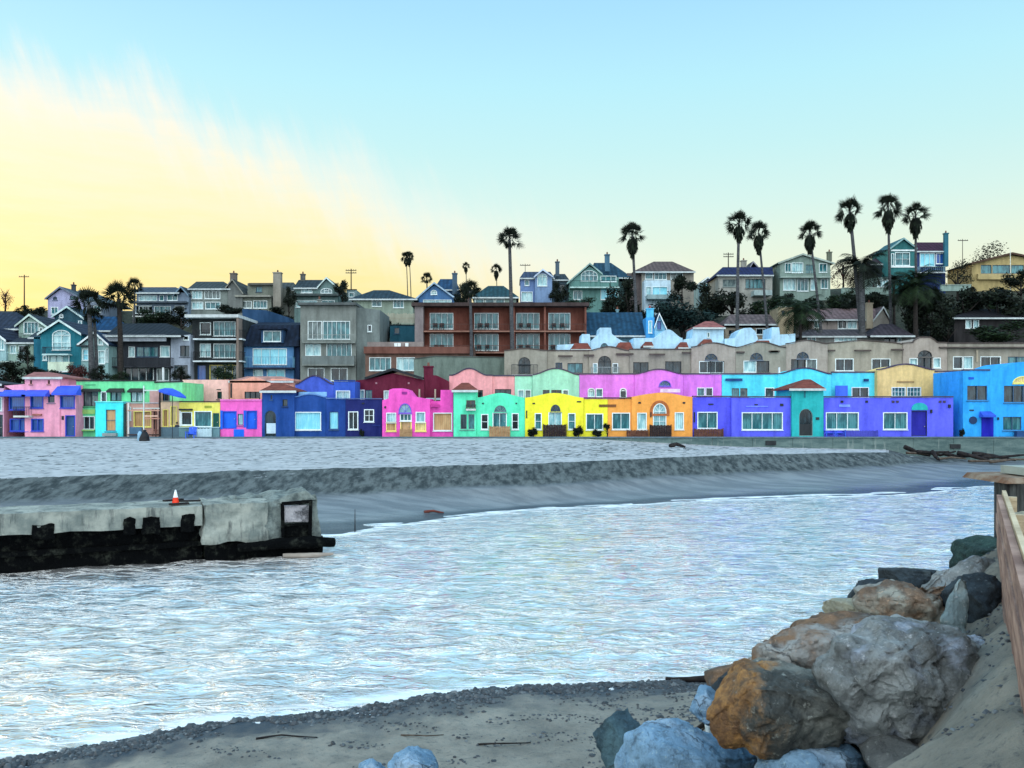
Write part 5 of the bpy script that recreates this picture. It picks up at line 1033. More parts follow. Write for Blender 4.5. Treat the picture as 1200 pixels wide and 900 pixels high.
stick('driftwood_stick', 'dark wavy twig near the pebble line at left', [(300, 15.2, 0), (330, 15.3, .05), (372, 15.25, 0)], .02, DK)
stick('driftwood_stick', 'second short dark stick beside the long one near the stones', [(770, 12.6, 0), (810, 12.3, 0), (826, 12.0, .1)], .03, DW)
o = stick('stake', 'thin dark stake standing in the shallows near the broken pier end', [(416, 41.8, .01), (416, 41.8, .6), (416, 41.8, 1.15)], .03, DK, 'stake')
spots = [(1062, 81.0, 1100, 81.2), (1075, 80.4, 1112, 80.9), (1092, 80.0, 1101, 79.0), (1098, 79.2, 1132, 79.4), (1105, 81.6, 1150, 81.3), (1122, 81, 1165, 80.4), (1135, 79.8, 1180, 80.1), (1150, 81.5, 1205, 81.8), (1060, 81.8, 1090, 82), (1160, 79.6, 1215, 79.7), (1085, 81.9, 1120, 82.0), (1140, 82, 1190, 82.2)]
for i, (a, ya, b, yb) in enumerate(spots):
    stick('driftwood_log', 'dark driftwood log heaped against the foot of the seawall', [(a, ya, .25 + .25 * (i % 3)), ((a + b) / 2, (ya + yb) / 2, .35 + .2 * (i % 2)), (b, yb, .2 + .3 * ((i + 1) % 3))], .13 + .05 * (i % 3), (DW, DK, DK)[i % 3], group='driftwood logs against the seawall')
stick('driftwood_log', 'lone dark log on the upper sand below the orange house', [(785, 77, .1), (793, 77.3, .28), (803, 77, .08)], .22, DK)
stick('driftwood_log', 'reddish brown plank lying at the foot of the sand cut', [(497, 48.5, .05), (508, 48.7, .1), (520, 48.8, .04)], .09, woodmat((90, 40, 36), (120, 70, 60)))
# ------------------------------------------------------------------ pier
A = Vector((-18.5, 30.8, 0)); B = Vector((-7.75, 35.3, 0)); u = (B - A).normalized(); v = Vector((-u.y, u.x, 0))
def pp(s_, d_, z): p = A + u * s_ + v * d_; return (p.x, p.y, z)
def pb8(m, s0, s1, d0, d1, z0, z1): m.hull8([pp(s0, d0, z0), pp(s1, d0, z0), pp(s0, d1, z0), pp(s1, d1, z0), pp(s0, d0, z1), pp(s1, d0, z1), pp(s0, d1, z1), pp(s1, d1, z1)])
def rough_up(o, amp, sc, cuts=0.35, rem=.0):
    bm = bmesh.new(); bm.from_mesh(o.data)
    bmesh.ops.remove_doubles(bm, verts=bm.verts[:], dist=.0005)
    for _ in range(6):
        long_ = [e for e in bm.edges if e.calc_length() > cuts]
        if not long_: break
        bmesh.ops.subdivide_edges(bm, edges=long_, cuts=1, use_grid_fill=True)
    bmesh.ops.triangulate(bm, faces=bm.faces[:]); bm.normal_update()
    for q in bm.verts:
        w = q.co + o.location if o.parent is None else q.co
        q.co += q.normal * amp * (noise.noise(w * sc) + .5 * noise.noise(w * sc * 2.7))
    bm.to_mesh(o.data); bm.free()
LEN = (B - A).length
cm_, nt, bs = new_mat('pier_concrete'); co = nd(nt, 'ShaderNodeNewGeometry').outputs['Position']
n1 = noise_node(nt, co, .9, 7, .65); n2 = noise_node(nt, scaled(nt, co, (2, 2, .3)), 1.4, 6, .7)
x = mixc(nt, maprange(nt, n1, .35, .65), (.30, .32, .28), (.12, .145, .135)); x = mixc(nt, maprange(nt, n2, .5, .66, 0, .85), x, (.045, .055, .055))
zz = nd(nt, 'ShaderNodeSeparateXYZ'); nt.links.new(co, zz.inputs[0]); x = mixc(nt, maprange(nt, mathn(nt, 'ADD', zz.outputs['Z'], mathn(nt, 'MULTIPLY', mathn(nt, 'SUBTRACT', n1, .5), 1.6)), .75, .35), x, (.012, .014, .018))
nt.links.new(x, bs.inputs['Base Color']); bs.inputs['Roughness'].default_value = .9; bump(nt, n1, .7, .12, bs)
pier = tag(empty('pier', tuple(A)), 'old concrete groyne with pale deck edge and black undercut reaching into the river mouth', 'pier')
def pput(m, name, mat, amp=.05, sc=1.2, cuts=.4):
    o = m.build(name, mat, pier, tuple(A)); 
    if amp: rough_up(o, amp, sc, cuts)
    return o
blk, nt, bs = new_mat('black_timber_and_shade'); bs.inputs['Specular IOR Level'].default_value = .05; bs.inputs['Base Color'].default_value = (.008, .009, .012, 1); bs.inputs['Roughness'].default_value = .9  # near-black colour also paints the deep shade beneath the deck
co = nd(nt, 'ShaderNodeNewGeometry').outputs['Position']; nt.links.new(mixc(nt, maprange(nt, noise_node(nt, co, 2.5, 7, .7), .5, .8), (.002, .0025, .003), (.04, .045, .036)), bs.inputs['Base Color'])
bump(nt, noise_node(nt, co, 3, 7), 1, .2, bs)
SP = 6.9
m = MB(); pb8(m, -26, SP, 0, 2.6, 1.45, 2.23); pput(m, 'deck', cm_, .06, 1.6, .25)
m = MB(); pb8(m, -26, SP, .55, 2.5, -1.0, 1.449); pput(m, 'core', blk, .12, 1.5)
for s0, w_, zt_ in ((-12, .3, 1.8), (-7, .26, 1.75), (-2.5, .3, 1.8), (1.4, .36, 1.78), (4.3, .2, 1.84), (5.05, .3, 1.88), (6.35, .24, 1.92)):
    m = MB(); pb8(m, s0 - w_, s0 + w_, -.07, .5, 1.25, zt_); pput(m, 'dark_notch', blk, .09, 3, .12)  # added black stubs draw the dark of the notches in the deck edge
m = MB(); pb8(m, -26, SP - .02, .35, .6, .6, .8); pput(m, 'waler', blk, .07, 1.5)
m = MB(); pb8(m, SP + .01, 9.4, -.12, 2.8, .74, 2.28); pput(m, 'end_block', cm_, .13, 1.3, .16)
m = MB(); pb8(m, SP + .1, 11.6, .1, 2.6, -1.0, .739); pput(m, 'footing', blk, .16, 1.3, .3)
rub, nt, bs = new_mat('rubble_concrete'); co = nd(nt, 'ShaderNodeNewGeometry').outputs['Position']
x = mixc(nt, maprange(nt, noise_node(nt, co, 1.6, 8, .7), .35, .65), (.22, .26, .24), (.06, .08, .08)); nt.links.new(x, bs.inputs['Base Color']); bs.inputs['Roughness'].default_value = .95; bump(nt, noise_node(nt, co, 3.5, 8, .7), 1, .15, bs)
m = MB(); m.hull8([pp(9.35, 0, .6), pp(10.75, -.05, .65), pp(9.35, 2.6, .6), pp(11.2, 2.4, .6), pp(9.35, .15, 2.25), pp(10.6, .35, 2.3), pp(9.35, 2.5, 2.35), pp(10.9, 2.2, 2.55)]); pput(m, 'broken_mass', rub, .22, 1.0, .25)
m = MB(); m.hull8([pp(7.6, 1.4, 2.2), pp(10.9, 1.4, 2.2), pp(7.6, 2.6, 2.2), pp(10.9, 2.6, 2.2), pp(8.2, 1.7, 2.35), pp(10.8, 1.7, 2.5), pp(8.2, 2.3, 2.35), pp(10.8, 2.3, 2.5)]); pput(m, 'rubble_top', rub, .2, 1.6, .25)
m = MB(); m.hull8([pp(10.6, .2, .7), pp(11.5, 0, .75), pp(10.6, 2.0, .7), pp(11.5, 1.8, .75), pp(10.9, .5, 2.3), pp(11.3, .3, 2.45), pp(10.9, 1.8, 2.5), pp(11.35, 1.7, 2.3)]); pput(m, 'broken_mass', rub, .12, 1.4, .25)
m = MB(); m.hull8([pp(9.2, .2, 2.18), pp(11.3, .1, 2.3), pp(9.2, 1.6, 2.2), pp(11.3, 1.5, 2.3), pp(10, .2, 2.42), pp(10.9, .2, 2.66), pp(10, 1.5, 2.42), pp(10.9, 1.4, 2.7)]); pput(m, 'broken_slab', rub, .1, 1.6, .25)
m = MB()
m.bar(pp(9.95, -.22, .85), pp(9.92, -.22, 2.2), .12); m.bar(pp(11.02, -.22, .8), pp(11.05, -.22, 2.3), .12); m.bar(pp(9.9, -.2, 2.2), pp(11.1, -.2, 2.25), .13); m.bar(pp(9.9, -.2, 1.32), pp(11.1, -.2, 1.36), .09)
pput(m, 'timber_frame', blk, 0)
m = MB(); pb8(m, 10.0, 11.0, -.14, .06, 1.42, 2.1); pput(m, 'broken_panel', rockmat((.42, .40, .42), (.25, .25, .27), (.12, .12, .13), .55, seed=20), .05, 2, .2)
m = MB(); pb8(m, 10.0, 11.0, -.1, .1, .8, 1.3); pput(m, 'dark_panel', blk, .04, 2, .2)
m = MB(); m.tube([pp(8.2, -.25, .52), pp(9.6, -.35, .62), pp(11.0, -.3, .6), pp(12.0, -.1, .5)], [.16, .22, .26, .18], 10); pput(m, 'waterlogged_beam', blk, .05, 2, .3)
m = MB(); m.tube([pp(9.9, -.5, .16), pp(10.8, -.62, .12), pp(11.9, -.55, .1)], [.08, .1, .06], 8); pput(m, 'waterlogged_beam', paint((150, 140, 130)), .02, 2, .3)
# traffic cone and the planks round it
cp = pp(5.93, .75, 2.25); cone = tag(empty('traffic_cone', cp), 'orange traffic cone with white top standing on the old pier', 'traffic cone')
def lathe(m, cx, cy, cz, prof, n=20):
    o = len(m.v)
    for r, z in prof:
        for k in range(n): a = 2 * PI * k / n; m.v.append((cx + r * math.cos(a), cy + r * math.sin(a), cz + z))
    for i in range(len(prof) - 1):
        for k in range(n): m.f.append((o + i * n + k, o + i * n + (k + 1) % n, o + (i + 1) * n + (k + 1) % n, o + (i + 1) * n + k))
ormat = plain((240, 60, 24), .5); m = MB(); m.box(cp[0] - .21, cp[0] + .21, cp[1] - .21, cp[1] + .21, cp[2], cp[2] + .04); m.build('base', ormat, cone, cp)
m = MB(); lathe(m, *cp, [(.165, .041), (.16, .06), (.112, .33)]); m.build('body', ormat, cone, cp, True)
m = MB(); lathe(m, *cp, [(.113, .33), (.112, .331), (.05, .6)]); m.build('reflective_band', plain((232, 240, 245), .5), cone, cp, True)
m = MB(); lathe(m, *cp, [(.05, .601), (.035, .68), (.0, .69)]); m.build('tip', plain((210, 214, 220), .5), cone, cp, True)
cone.scale = (.84, .84, .84)
for i, (a, b, c, d) in enumerate(((5.7, .3, 6.4, .5), (6.0, .9, 6.85, .75), (5.5, .7, 6.2, 1.1))):
    p0 = pp(a, b, 2.31 + .05 * i); m = MB(); m.bar(p0, pp(c, d, 2.31 + .05 * i), .2, .06)
    tag(m.build('loose_plank', DK, None, p0), ('dark loose plank lying left of the traffic cone', 'dark loose plank lying right in front of the traffic cone', 'short dark loose plank behind the traffic cone')[i], 'plank', 'loose planks round the cone')
# ------------------------------------------------------------------ wooden retaining wall and pile at the right
RW = woodmat((126, 98, 88), (186, 154, 138), 2.2, (.35, .35, 3)); BW = woodmat((176, 158, 130), (206, 190, 160), 3, (.5, .5, 4))
w0 = Vector((6.8, 12, 0)); w1 = Vector((2.3, 3.7, 0)); ud = (w1 - w0).normalized(); vd = Vector((-ud.y, ud.x, 0))
if vd.x < 0: vd = -vd
L_ = (w1 - w0).length
rw = tag(empty('retaining_wall', (6.8, 12, 3.8)), 'reddish weathered timber retaining wall running along the sand at the right edge', 'wall')
def rp(s_, d_, z): p = w0 + ud * s_ + vd * d_; return (p.x, p.y, z)
def rbox(m, s0, s1, d0, d1, z0, z1, dz=0): m.hull8([rp(s0, d0, z0), rp(s1, d0, z0 + dz), rp(s0, d1, z0), rp(s1, d1, z0 + dz), rp(s0, d0, z1), rp(s1, d0, z1 + dz), rp(s0, d1, z1), rp(s1, d1, z1 + dz)])
m = MB()
for i in range(6):
    z0 = 3.3 + i * .255; rbox(m, random.uniform(0, .06), L_, .0 + random.uniform(0, .02), .075, z0, z0 + .235, random.uniform(-.01, .01))
m.build('boards', RW, rw, (6.8, 12, 3.8))
m = MB(); rbox(m, -.1, L_, .08, .13, 4.6, 4.86); m.build('cap_rail', BW, rw, (6.8, 12, 3.8))
for s_ in (.15, 2.4, 4.7, 6.9, 8.6):
    m = MB(); rbox(m, s_, s_ + .12, .135, .25, 3.0, 4.8); m.build('post', BW, rw, (6.8, 12, 3.8))
pc = (7.52, 12.6, 3.2); pile = tag(empty('timber_pile', pc), 'thick dark timber pile with flat board cap and small block on top', 'pile')
m = MB(); rr = random.Random(2); n = 28; ring_ = [.36 + rr.uniform(-.03, .02) for _ in range(n)]
for zz_ in (3.2 - pc[2] + 3.2, 4.93):
    for k in range(n): a = 2 * PI * k / n; m.v.append((pc[0] + ring_[k] * math.cos(a), pc[1] + ring_[k] * math.sin(a), zz_))
for k in range(n): m.f.append((k, (k + 1) % n, n + (k + 1) % n, n + k))
m.build('shaft', woodmat((26, 26, 28), (88, 92, 90), 3, (3, 3, .3)), pile, pc)
m = MB(); m.hull8([(7.12, 12.3, 4.93), (8.5, 12.3, 4.93), (7.12, 13.5, 4.93), (8.5, 13.5, 4.93), (7.2, 12.35, 5.01), (8.5, 12.3, 5.03), (7.2, 13.5, 5.01), (8.5, 13.5, 5.03)]); m.build('cap_board', woodmat((110, 72, 48), (150, 140, 124), 3), pile, pc)
m = MB(); m.box(7.5, 8.2, 12.45, 13.1, 5.035, 5.15); m.build('block', paint((150, 158, 150)), pile, pc)
# ------------------------------------------------------------------ palms
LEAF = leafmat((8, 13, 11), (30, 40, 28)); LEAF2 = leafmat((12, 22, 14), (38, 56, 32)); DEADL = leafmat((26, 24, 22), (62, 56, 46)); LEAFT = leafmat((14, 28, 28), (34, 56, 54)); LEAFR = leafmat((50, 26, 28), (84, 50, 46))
TRK = woodmat((52, 54, 58), (96, 98, 100), 2.5, (1, 1, 5)); TRKD = woodmat((30, 28, 28), (64, 58, 54), 2.5, (1, 1, 5))
def tri_mesh(name, vs, fs, mat):
    me = bpy.data.meshes.new(name); me.from_pydata(vs, [], fs); me.materials.append(mat); return me
def fan_crown(seed, skirt=1.0):
    r = random.Random(seed); vs = []; fs = []
    def blade(p, d, L, w, droop, up):
        side = d.cross(up)
        if side.length < .05: side = d.cross(Vector((1, 0, 0)))
        side.normalize(); side *= w / 2; q = p + d * L * .55 + Vector((0, 0, -droop * .3)); t = p + d * L + Vector((0, 0, -droop)); o = len(vs)
        vs.extend([p - side * .4, p + side * .4, q + side, q - side, t]); fs.extend([(o, o + 1, o + 2, o + 3), (o + 3, o + 2, o + 4)])
    for i in range(32):
        el = math.asin(r.uniform(-.35, 1)) if i > 6 else r.uniform(.9, 1.5); az = i * 2.39996 + r.uniform(-.3, .3)
        d = Vector((math.cos(el) * math.cos(az), math.cos(el) * math.sin(az), math.sin(el)))
        pl = r.uniform(.8, 1.2); base = Vector((0, 0, 0)); end = d * pl + Vector((0, 0, -.12 * (1.2 - d.z)))
        side = d.cross(Vector((0, 0, 1)));
        if side.length < .1: side = Vector((1, 0, 0))
        side.normalize(); o = len(vs); s2 = side * .035; vs.extend([base - s2, base + s2, end + s2, end - s2]); fs.append((o, o + 1, o + 2, o + 3))
        side = (Matrix.Rotation(r.uniform(-1.3, 1.3), 3, d) @ side).normalized(); nrm = side.cross(d).normalized(); R = r.uniform(.85, 1.25)
        for k in range(13):
            a = (k - 6) / 6 * 1.45; dd = (d * math.cos(a) + side * math.sin(a) + nrm * r.uniform(-.08, .08)).normalized()
            blade(end, dd, R * (1 - .22 * abs(a) / 1.45), .105, .10 + .22 * (1 - d.z) * r.random(), nrm)
    for i in range(int(260 * skirt)):
        az = r.uniform(0, 2 * PI); t = r.random(); rad = .16 + .5 * math.sin(PI * min(1, t * 1.05 + .12)) * r.uniform(.75, 1.1); z = -.25 - 2.3 * skirt * t
        p = Vector((rad * math.cos(az), rad * math.sin(az), z)); d = Vector((math.cos(az) * .25, math.sin(az) * .25, -1)).normalized(); blade(p, d, r.uniform(.5, .85), .26, 0, Vector((math.cos(az), math.sin(az), .3)))
    return tri_mesh('crown', vs, fs, LEAF)
def feather_crown(seed, n=34, L=2.6, mat=None, droop=1.0):
    r = random.Random(seed); vs = []; fs = []
    for i in range(n):
        el = r.uniform(-.2, 1.35); az = i * 2.39996 + r.uniform(-.2, .2); Li = L * r.uniform(.8, 1.05); pts = []; p = Vector((0, 0, 0)); e = el
        for k in range(11):
            pts.append(p.copy()); p = p + Vector((math.cos(e) * math.cos(az), math.cos(e) * math.sin(az), math.sin(e))) * Li / 10; e -= .16 * droop
        sd = Vector((-math.sin(az), math.cos(az), 0))
        for k in range(10):
            a, b = pts[k], pts[k + 1]; o = len(vs); w = sd * .03; vs.extend([a - w, a + w, b + w, b - w]); fs.append((o, o + 1, o + 2, o + 3))
            if k < 1: continue
            for sg in (-1, 1):
                for q in (0, .5):
                    s0 = a.lerp(b, q); ll = .62 * math.sin(PI * (k + q) / 11) + .15; t = s0 + sd * sg * ll + (b - a).normalized() * .25 + Vector((0, 0, -.28 * ll - r.uniform(0, .12))); o = len(vs)
                    f = (b - a).normalized() * .05; vs.extend([s0 - f, s0 + f, t]); fs.append((o, o + 1, o + 2))
    return tri_mesh('crown', vs, fs, mat or LEAF)
FANS = [fan_crown(i, s) for i, s in ((1, 1.0), (2, .8), (3, 1.1))]; FANT = fan_crown(4, .12)
FEA = [feather_crown(5, 40, 2.9), feather_crown(6, 46, 3.2, LEAF2)]
def palm(label, kind, cx, cy, bx, by, Y, r0, cr, mesh, base_y=None, group=None, zs=1.0, trunkmat=None, tm=1.0):
    """crown centre (cx, cy) and foot (bx, by) in photograph pixels at distance Y; foot reaches the ground; cr = crown scale"""
    c = Vector((wx(cx, Y), Y, wz(cy, Y))); x = wx(bx, Y); gz = ground(x, Y) - .3; b = Vector((x, Y, gz)); e = tag(empty(kind, tuple(b)), label, 'palm tree', group)
    lean = c.x - b.x; pts = []; rad = []; rr = random.Random(int(cx))
    for i in range(15):
        t = i / 14; pts.append(Vector((b.x + lean * (t ** 1.35), Y + .25 * math.sin(t * 3), gz + (c.z - gz) * t))); rad.append(r0 * .82 * (1.25 if i == 0 else 1.0 - .42 * t * tm) * (1 + rr.uniform(-.03, .03)))
    m = MB(); m.tube(pts, rad, 10); m.build('trunk', trunkmat or TRK, e, tuple(b), True)
    o = bpy.data.objects.new('crown', mesh); COL.objects.link(o); o.parent = e; o.location = c - b; f_ = 1.5 if kind == 'feather_palm' else 1.08; o.scale = (cr * f_, cr * f_, cr * f_ * zs); o.rotation_euler = (0, 0, rr.uniform(0, 6)); return e
GP = 'tall fan palms'
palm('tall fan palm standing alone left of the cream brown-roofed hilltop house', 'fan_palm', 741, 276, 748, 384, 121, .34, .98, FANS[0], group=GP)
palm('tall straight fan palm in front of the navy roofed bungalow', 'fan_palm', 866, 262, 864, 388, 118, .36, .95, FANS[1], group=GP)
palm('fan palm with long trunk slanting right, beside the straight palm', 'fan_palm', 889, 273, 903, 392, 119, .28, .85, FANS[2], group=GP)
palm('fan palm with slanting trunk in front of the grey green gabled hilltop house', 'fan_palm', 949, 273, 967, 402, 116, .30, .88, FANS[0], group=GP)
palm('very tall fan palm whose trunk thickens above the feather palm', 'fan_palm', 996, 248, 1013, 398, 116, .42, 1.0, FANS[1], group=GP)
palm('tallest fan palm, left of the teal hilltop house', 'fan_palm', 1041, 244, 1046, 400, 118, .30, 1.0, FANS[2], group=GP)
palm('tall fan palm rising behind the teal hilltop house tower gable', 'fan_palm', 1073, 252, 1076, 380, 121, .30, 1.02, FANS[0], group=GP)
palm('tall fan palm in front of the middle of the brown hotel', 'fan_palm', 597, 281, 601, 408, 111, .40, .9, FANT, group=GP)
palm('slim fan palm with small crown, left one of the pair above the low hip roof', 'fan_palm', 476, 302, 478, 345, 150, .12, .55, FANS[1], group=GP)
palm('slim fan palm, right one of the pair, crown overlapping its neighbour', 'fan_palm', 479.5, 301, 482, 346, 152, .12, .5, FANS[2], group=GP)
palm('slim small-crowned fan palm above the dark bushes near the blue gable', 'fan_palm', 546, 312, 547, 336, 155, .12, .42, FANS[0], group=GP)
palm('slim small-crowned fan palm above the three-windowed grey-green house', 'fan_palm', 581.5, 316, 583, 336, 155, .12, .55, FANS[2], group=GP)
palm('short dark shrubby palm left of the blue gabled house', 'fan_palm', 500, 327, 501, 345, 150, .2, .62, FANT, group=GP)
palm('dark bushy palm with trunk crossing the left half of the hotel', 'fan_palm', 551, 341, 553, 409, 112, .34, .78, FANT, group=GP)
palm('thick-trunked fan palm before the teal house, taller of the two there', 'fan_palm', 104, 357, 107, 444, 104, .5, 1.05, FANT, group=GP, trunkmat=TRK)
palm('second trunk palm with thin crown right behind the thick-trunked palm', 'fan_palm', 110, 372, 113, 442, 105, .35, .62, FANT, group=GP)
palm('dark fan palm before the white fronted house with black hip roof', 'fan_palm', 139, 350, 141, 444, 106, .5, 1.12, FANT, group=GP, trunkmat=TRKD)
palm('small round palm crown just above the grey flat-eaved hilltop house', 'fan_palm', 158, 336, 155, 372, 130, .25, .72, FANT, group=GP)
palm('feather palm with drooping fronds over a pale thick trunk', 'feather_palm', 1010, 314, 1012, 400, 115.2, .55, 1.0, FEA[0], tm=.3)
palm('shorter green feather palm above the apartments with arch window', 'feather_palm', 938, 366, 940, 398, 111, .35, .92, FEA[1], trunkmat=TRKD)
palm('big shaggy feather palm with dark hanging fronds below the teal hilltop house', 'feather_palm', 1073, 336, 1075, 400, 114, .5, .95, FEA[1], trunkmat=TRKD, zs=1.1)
palm('small feather palm behind the teal hilltop house left wall', 'feather_palm', 1048, 330, 1049, 350, 127, .3, .55, FEA[0], trunkmat=TRKD)
m = None
# shaggy skirt under the big feather palm
# ------------------------------------------------------------------ broadleaf trees and shrubs
def crown_mesh(seed, n, leaf, mat, lumps=11, squash=.85, sparse=0.0):
    r = random.Random(seed); vs = []; fs = []; L = []
    for i in range(lumps):
        while True:
            p = Vector((r.uniform(-1, 1), r.uniform(-1, 1), r.uniform(-.8, 1)))
            if p.length < .8: break
        L.append((p, r.uniform(.28, .5)))
    for i in range(n):
        c, rad = L[r.randrange(lumps)]; d = Vector((r.gauss(0, 1), r.gauss(0, 1), r.gauss(0, 1))).normalized(); p = c + d * rad * (r.random() ** .35) * (1 + .35 * noise.noise(d * 3 + c * 5))
        p.z *= squash
        a = Vector((r.gauss(0, 1), r.gauss(0, 1), r.gauss(0, .6))).normalized(); b = a.cross(d)
        if b.length < .05: continue
        b.normalize(); s_ = leaf * r.uniform(.6, 1.4); o = len(vs); vs.extend([p - a * s_, p + b * s_ * .55, p + a * s_, p - b * s_ * .55]); fs.append((o, o + 1, o + 2, o + 3))
    return tri_mesh('crown', vs, fs, mat)
CR = [crown_mesh(11, 2600, .06, LEAF), crown_mesh(12, 2400, .065, LEAF, 9), crown_mesh(13, 2600, .06, LEAF2, 12), crown_mesh(14, 2600, .06, LEAFT, 12), crown_mesh(15, 900, .045, LEAF, 12), crown_mesh(16, 2000, .06, LEAFR, 10), crown_mesh(17, 700, .04, LEAFR, 10), crown_mesh(18, 3200, .1, LEAF, 18)]
def tree(label, cx, y0, y1, w, Y, k, kind='shrub_tree', group='dark trees and shrubs on the hill', depth=1.0, ratio=None):
    x = wx(cx, Y); gz = ground(x, Y) - .2; zt = wz(y0, Y); zb = wz(y1, Y); cz = (zt + zb) / 2; e = tag(empty(kind, (x, Y, gz)), label, 'tree' if kind != 'shrub' else 'shrub', group)
    rr = random.Random(int(cx * 3 + y0)); sx = w * Y / F / 2
    m = MB(); top_ = cz - gz + (zt - cz) * .4; m.tube([(x, Y, gz), (x + .1, Y, gz + top_ * .5), (x, Y, gz + top_)], [.05 + .03 * sx * 2, .05 * sx + .04, .05], 8)
    for i in range(5):
        a = i * 1.3 + rr.random(); z0 = gz + top_ * rr.uniform(.4, .8); m.tube([(x, Y, z0), (x + math.cos(a) * sx * .6, Y + math.sin(a) * sx * .5, min(zt - .1, z0 + (zt - zb) * .35))], [.05 * sx + .02, .02], 6)
    m.build('trunk', TRKD, e, (x, Y, gz), True)
    o = bpy.data.objects.new('crown', CR[k]); COL.objects.link(o); o.parent = e; o.location = (0, 0, cz - gz); o.scale = (sx * 1.08, sx * depth, (zt - zb) / 2 * 1.2); o.rotation_euler = (0, 0, rr.choice((0, PI)) + rr.uniform(-.3, .3)); return e
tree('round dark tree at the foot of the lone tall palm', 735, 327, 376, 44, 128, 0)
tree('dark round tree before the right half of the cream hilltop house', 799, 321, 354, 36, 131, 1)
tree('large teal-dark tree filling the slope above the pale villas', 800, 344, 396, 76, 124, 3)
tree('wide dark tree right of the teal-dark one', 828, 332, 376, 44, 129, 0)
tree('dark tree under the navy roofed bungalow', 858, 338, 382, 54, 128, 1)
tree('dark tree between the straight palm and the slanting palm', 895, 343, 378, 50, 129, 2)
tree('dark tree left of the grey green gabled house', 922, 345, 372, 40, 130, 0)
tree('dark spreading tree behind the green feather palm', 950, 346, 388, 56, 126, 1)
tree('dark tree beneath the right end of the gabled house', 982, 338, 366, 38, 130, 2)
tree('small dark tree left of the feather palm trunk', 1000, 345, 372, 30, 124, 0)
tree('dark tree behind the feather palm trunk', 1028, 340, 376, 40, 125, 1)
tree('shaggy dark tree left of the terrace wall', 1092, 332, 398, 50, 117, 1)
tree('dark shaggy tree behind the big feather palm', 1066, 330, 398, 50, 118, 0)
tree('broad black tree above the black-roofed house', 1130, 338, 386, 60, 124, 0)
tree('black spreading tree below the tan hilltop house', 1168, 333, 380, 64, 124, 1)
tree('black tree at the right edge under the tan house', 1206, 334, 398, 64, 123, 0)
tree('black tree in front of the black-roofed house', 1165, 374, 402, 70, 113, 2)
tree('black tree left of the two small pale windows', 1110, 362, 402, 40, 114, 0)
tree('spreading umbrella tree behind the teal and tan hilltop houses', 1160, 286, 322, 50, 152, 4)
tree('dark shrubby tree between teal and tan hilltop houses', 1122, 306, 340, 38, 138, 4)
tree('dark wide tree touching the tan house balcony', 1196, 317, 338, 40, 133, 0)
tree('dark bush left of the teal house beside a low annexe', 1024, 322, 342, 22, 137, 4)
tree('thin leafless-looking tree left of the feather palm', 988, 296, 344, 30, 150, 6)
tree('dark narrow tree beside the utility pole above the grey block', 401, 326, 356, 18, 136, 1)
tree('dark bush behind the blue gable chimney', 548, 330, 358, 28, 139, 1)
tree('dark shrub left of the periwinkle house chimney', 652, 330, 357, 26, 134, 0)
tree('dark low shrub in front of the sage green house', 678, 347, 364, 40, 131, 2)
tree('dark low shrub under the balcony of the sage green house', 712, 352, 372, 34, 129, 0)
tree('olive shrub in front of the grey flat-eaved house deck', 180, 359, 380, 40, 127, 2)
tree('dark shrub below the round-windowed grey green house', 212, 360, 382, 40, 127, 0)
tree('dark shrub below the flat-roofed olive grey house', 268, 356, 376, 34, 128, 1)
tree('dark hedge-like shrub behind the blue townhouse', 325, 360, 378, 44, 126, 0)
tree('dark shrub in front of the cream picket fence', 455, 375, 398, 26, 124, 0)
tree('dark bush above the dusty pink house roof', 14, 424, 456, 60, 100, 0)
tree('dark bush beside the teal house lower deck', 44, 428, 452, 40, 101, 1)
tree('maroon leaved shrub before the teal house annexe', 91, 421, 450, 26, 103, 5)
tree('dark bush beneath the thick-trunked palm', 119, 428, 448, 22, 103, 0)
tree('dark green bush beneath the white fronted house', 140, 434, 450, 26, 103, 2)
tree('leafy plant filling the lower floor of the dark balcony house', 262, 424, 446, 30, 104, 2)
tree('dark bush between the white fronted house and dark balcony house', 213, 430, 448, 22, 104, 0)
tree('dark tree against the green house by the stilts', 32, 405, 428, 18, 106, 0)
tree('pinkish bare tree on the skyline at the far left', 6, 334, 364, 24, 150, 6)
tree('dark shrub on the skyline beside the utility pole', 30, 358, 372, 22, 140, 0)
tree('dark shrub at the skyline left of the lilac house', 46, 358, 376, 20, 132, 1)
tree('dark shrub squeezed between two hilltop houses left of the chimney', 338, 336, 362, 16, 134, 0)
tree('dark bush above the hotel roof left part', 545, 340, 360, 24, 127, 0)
# small dark shrubs planted along the slope
rs = random.Random(9); k = 0
for px in list(range(640, 1240, 17)) + list(range(0, 480, 24)):
    Yb = rs.uniform(124, 137); x = wx(px, Yb); g_ = ground(x, Yb); hgt = rs.uniform(1.6, 3.0)
    y1 = HZ - (g_ - EYE) * F / Yb; tree('low dark shrub on the slope below the hilltop houses', px + rs.uniform(-6, 6), y1 - hgt * F / Yb, y1 + 3, rs.uniform(20, 34), Yb, rs.choice((0, 1, 2)), 'shrub', 'low dark shrubs along the slope')
# ball shrubs by the yellow house
for px, y0, y1, w, lb in ((624, 501, 512, 12, 'dark round potted shrub left of the yellow house gate'), (677, 499, 512, 12, 'dark round shrub right of the yellow house gate'), (700, 503, 512, 11, 'grey green shrub under the yellow annexe window'), (711, 496, 503, 8, 'small dark topiary ball between yellow and orange walls'), (1127, 502, 512, 6, 'dark narrow plant by the sky blue house corner'), (424, 503, 512, 6, 'small green plant by the navy house wall')):
    tree(lb, px, y0, y1, w, 84.75, 7, 'shrub', 'shrubs on the patios')
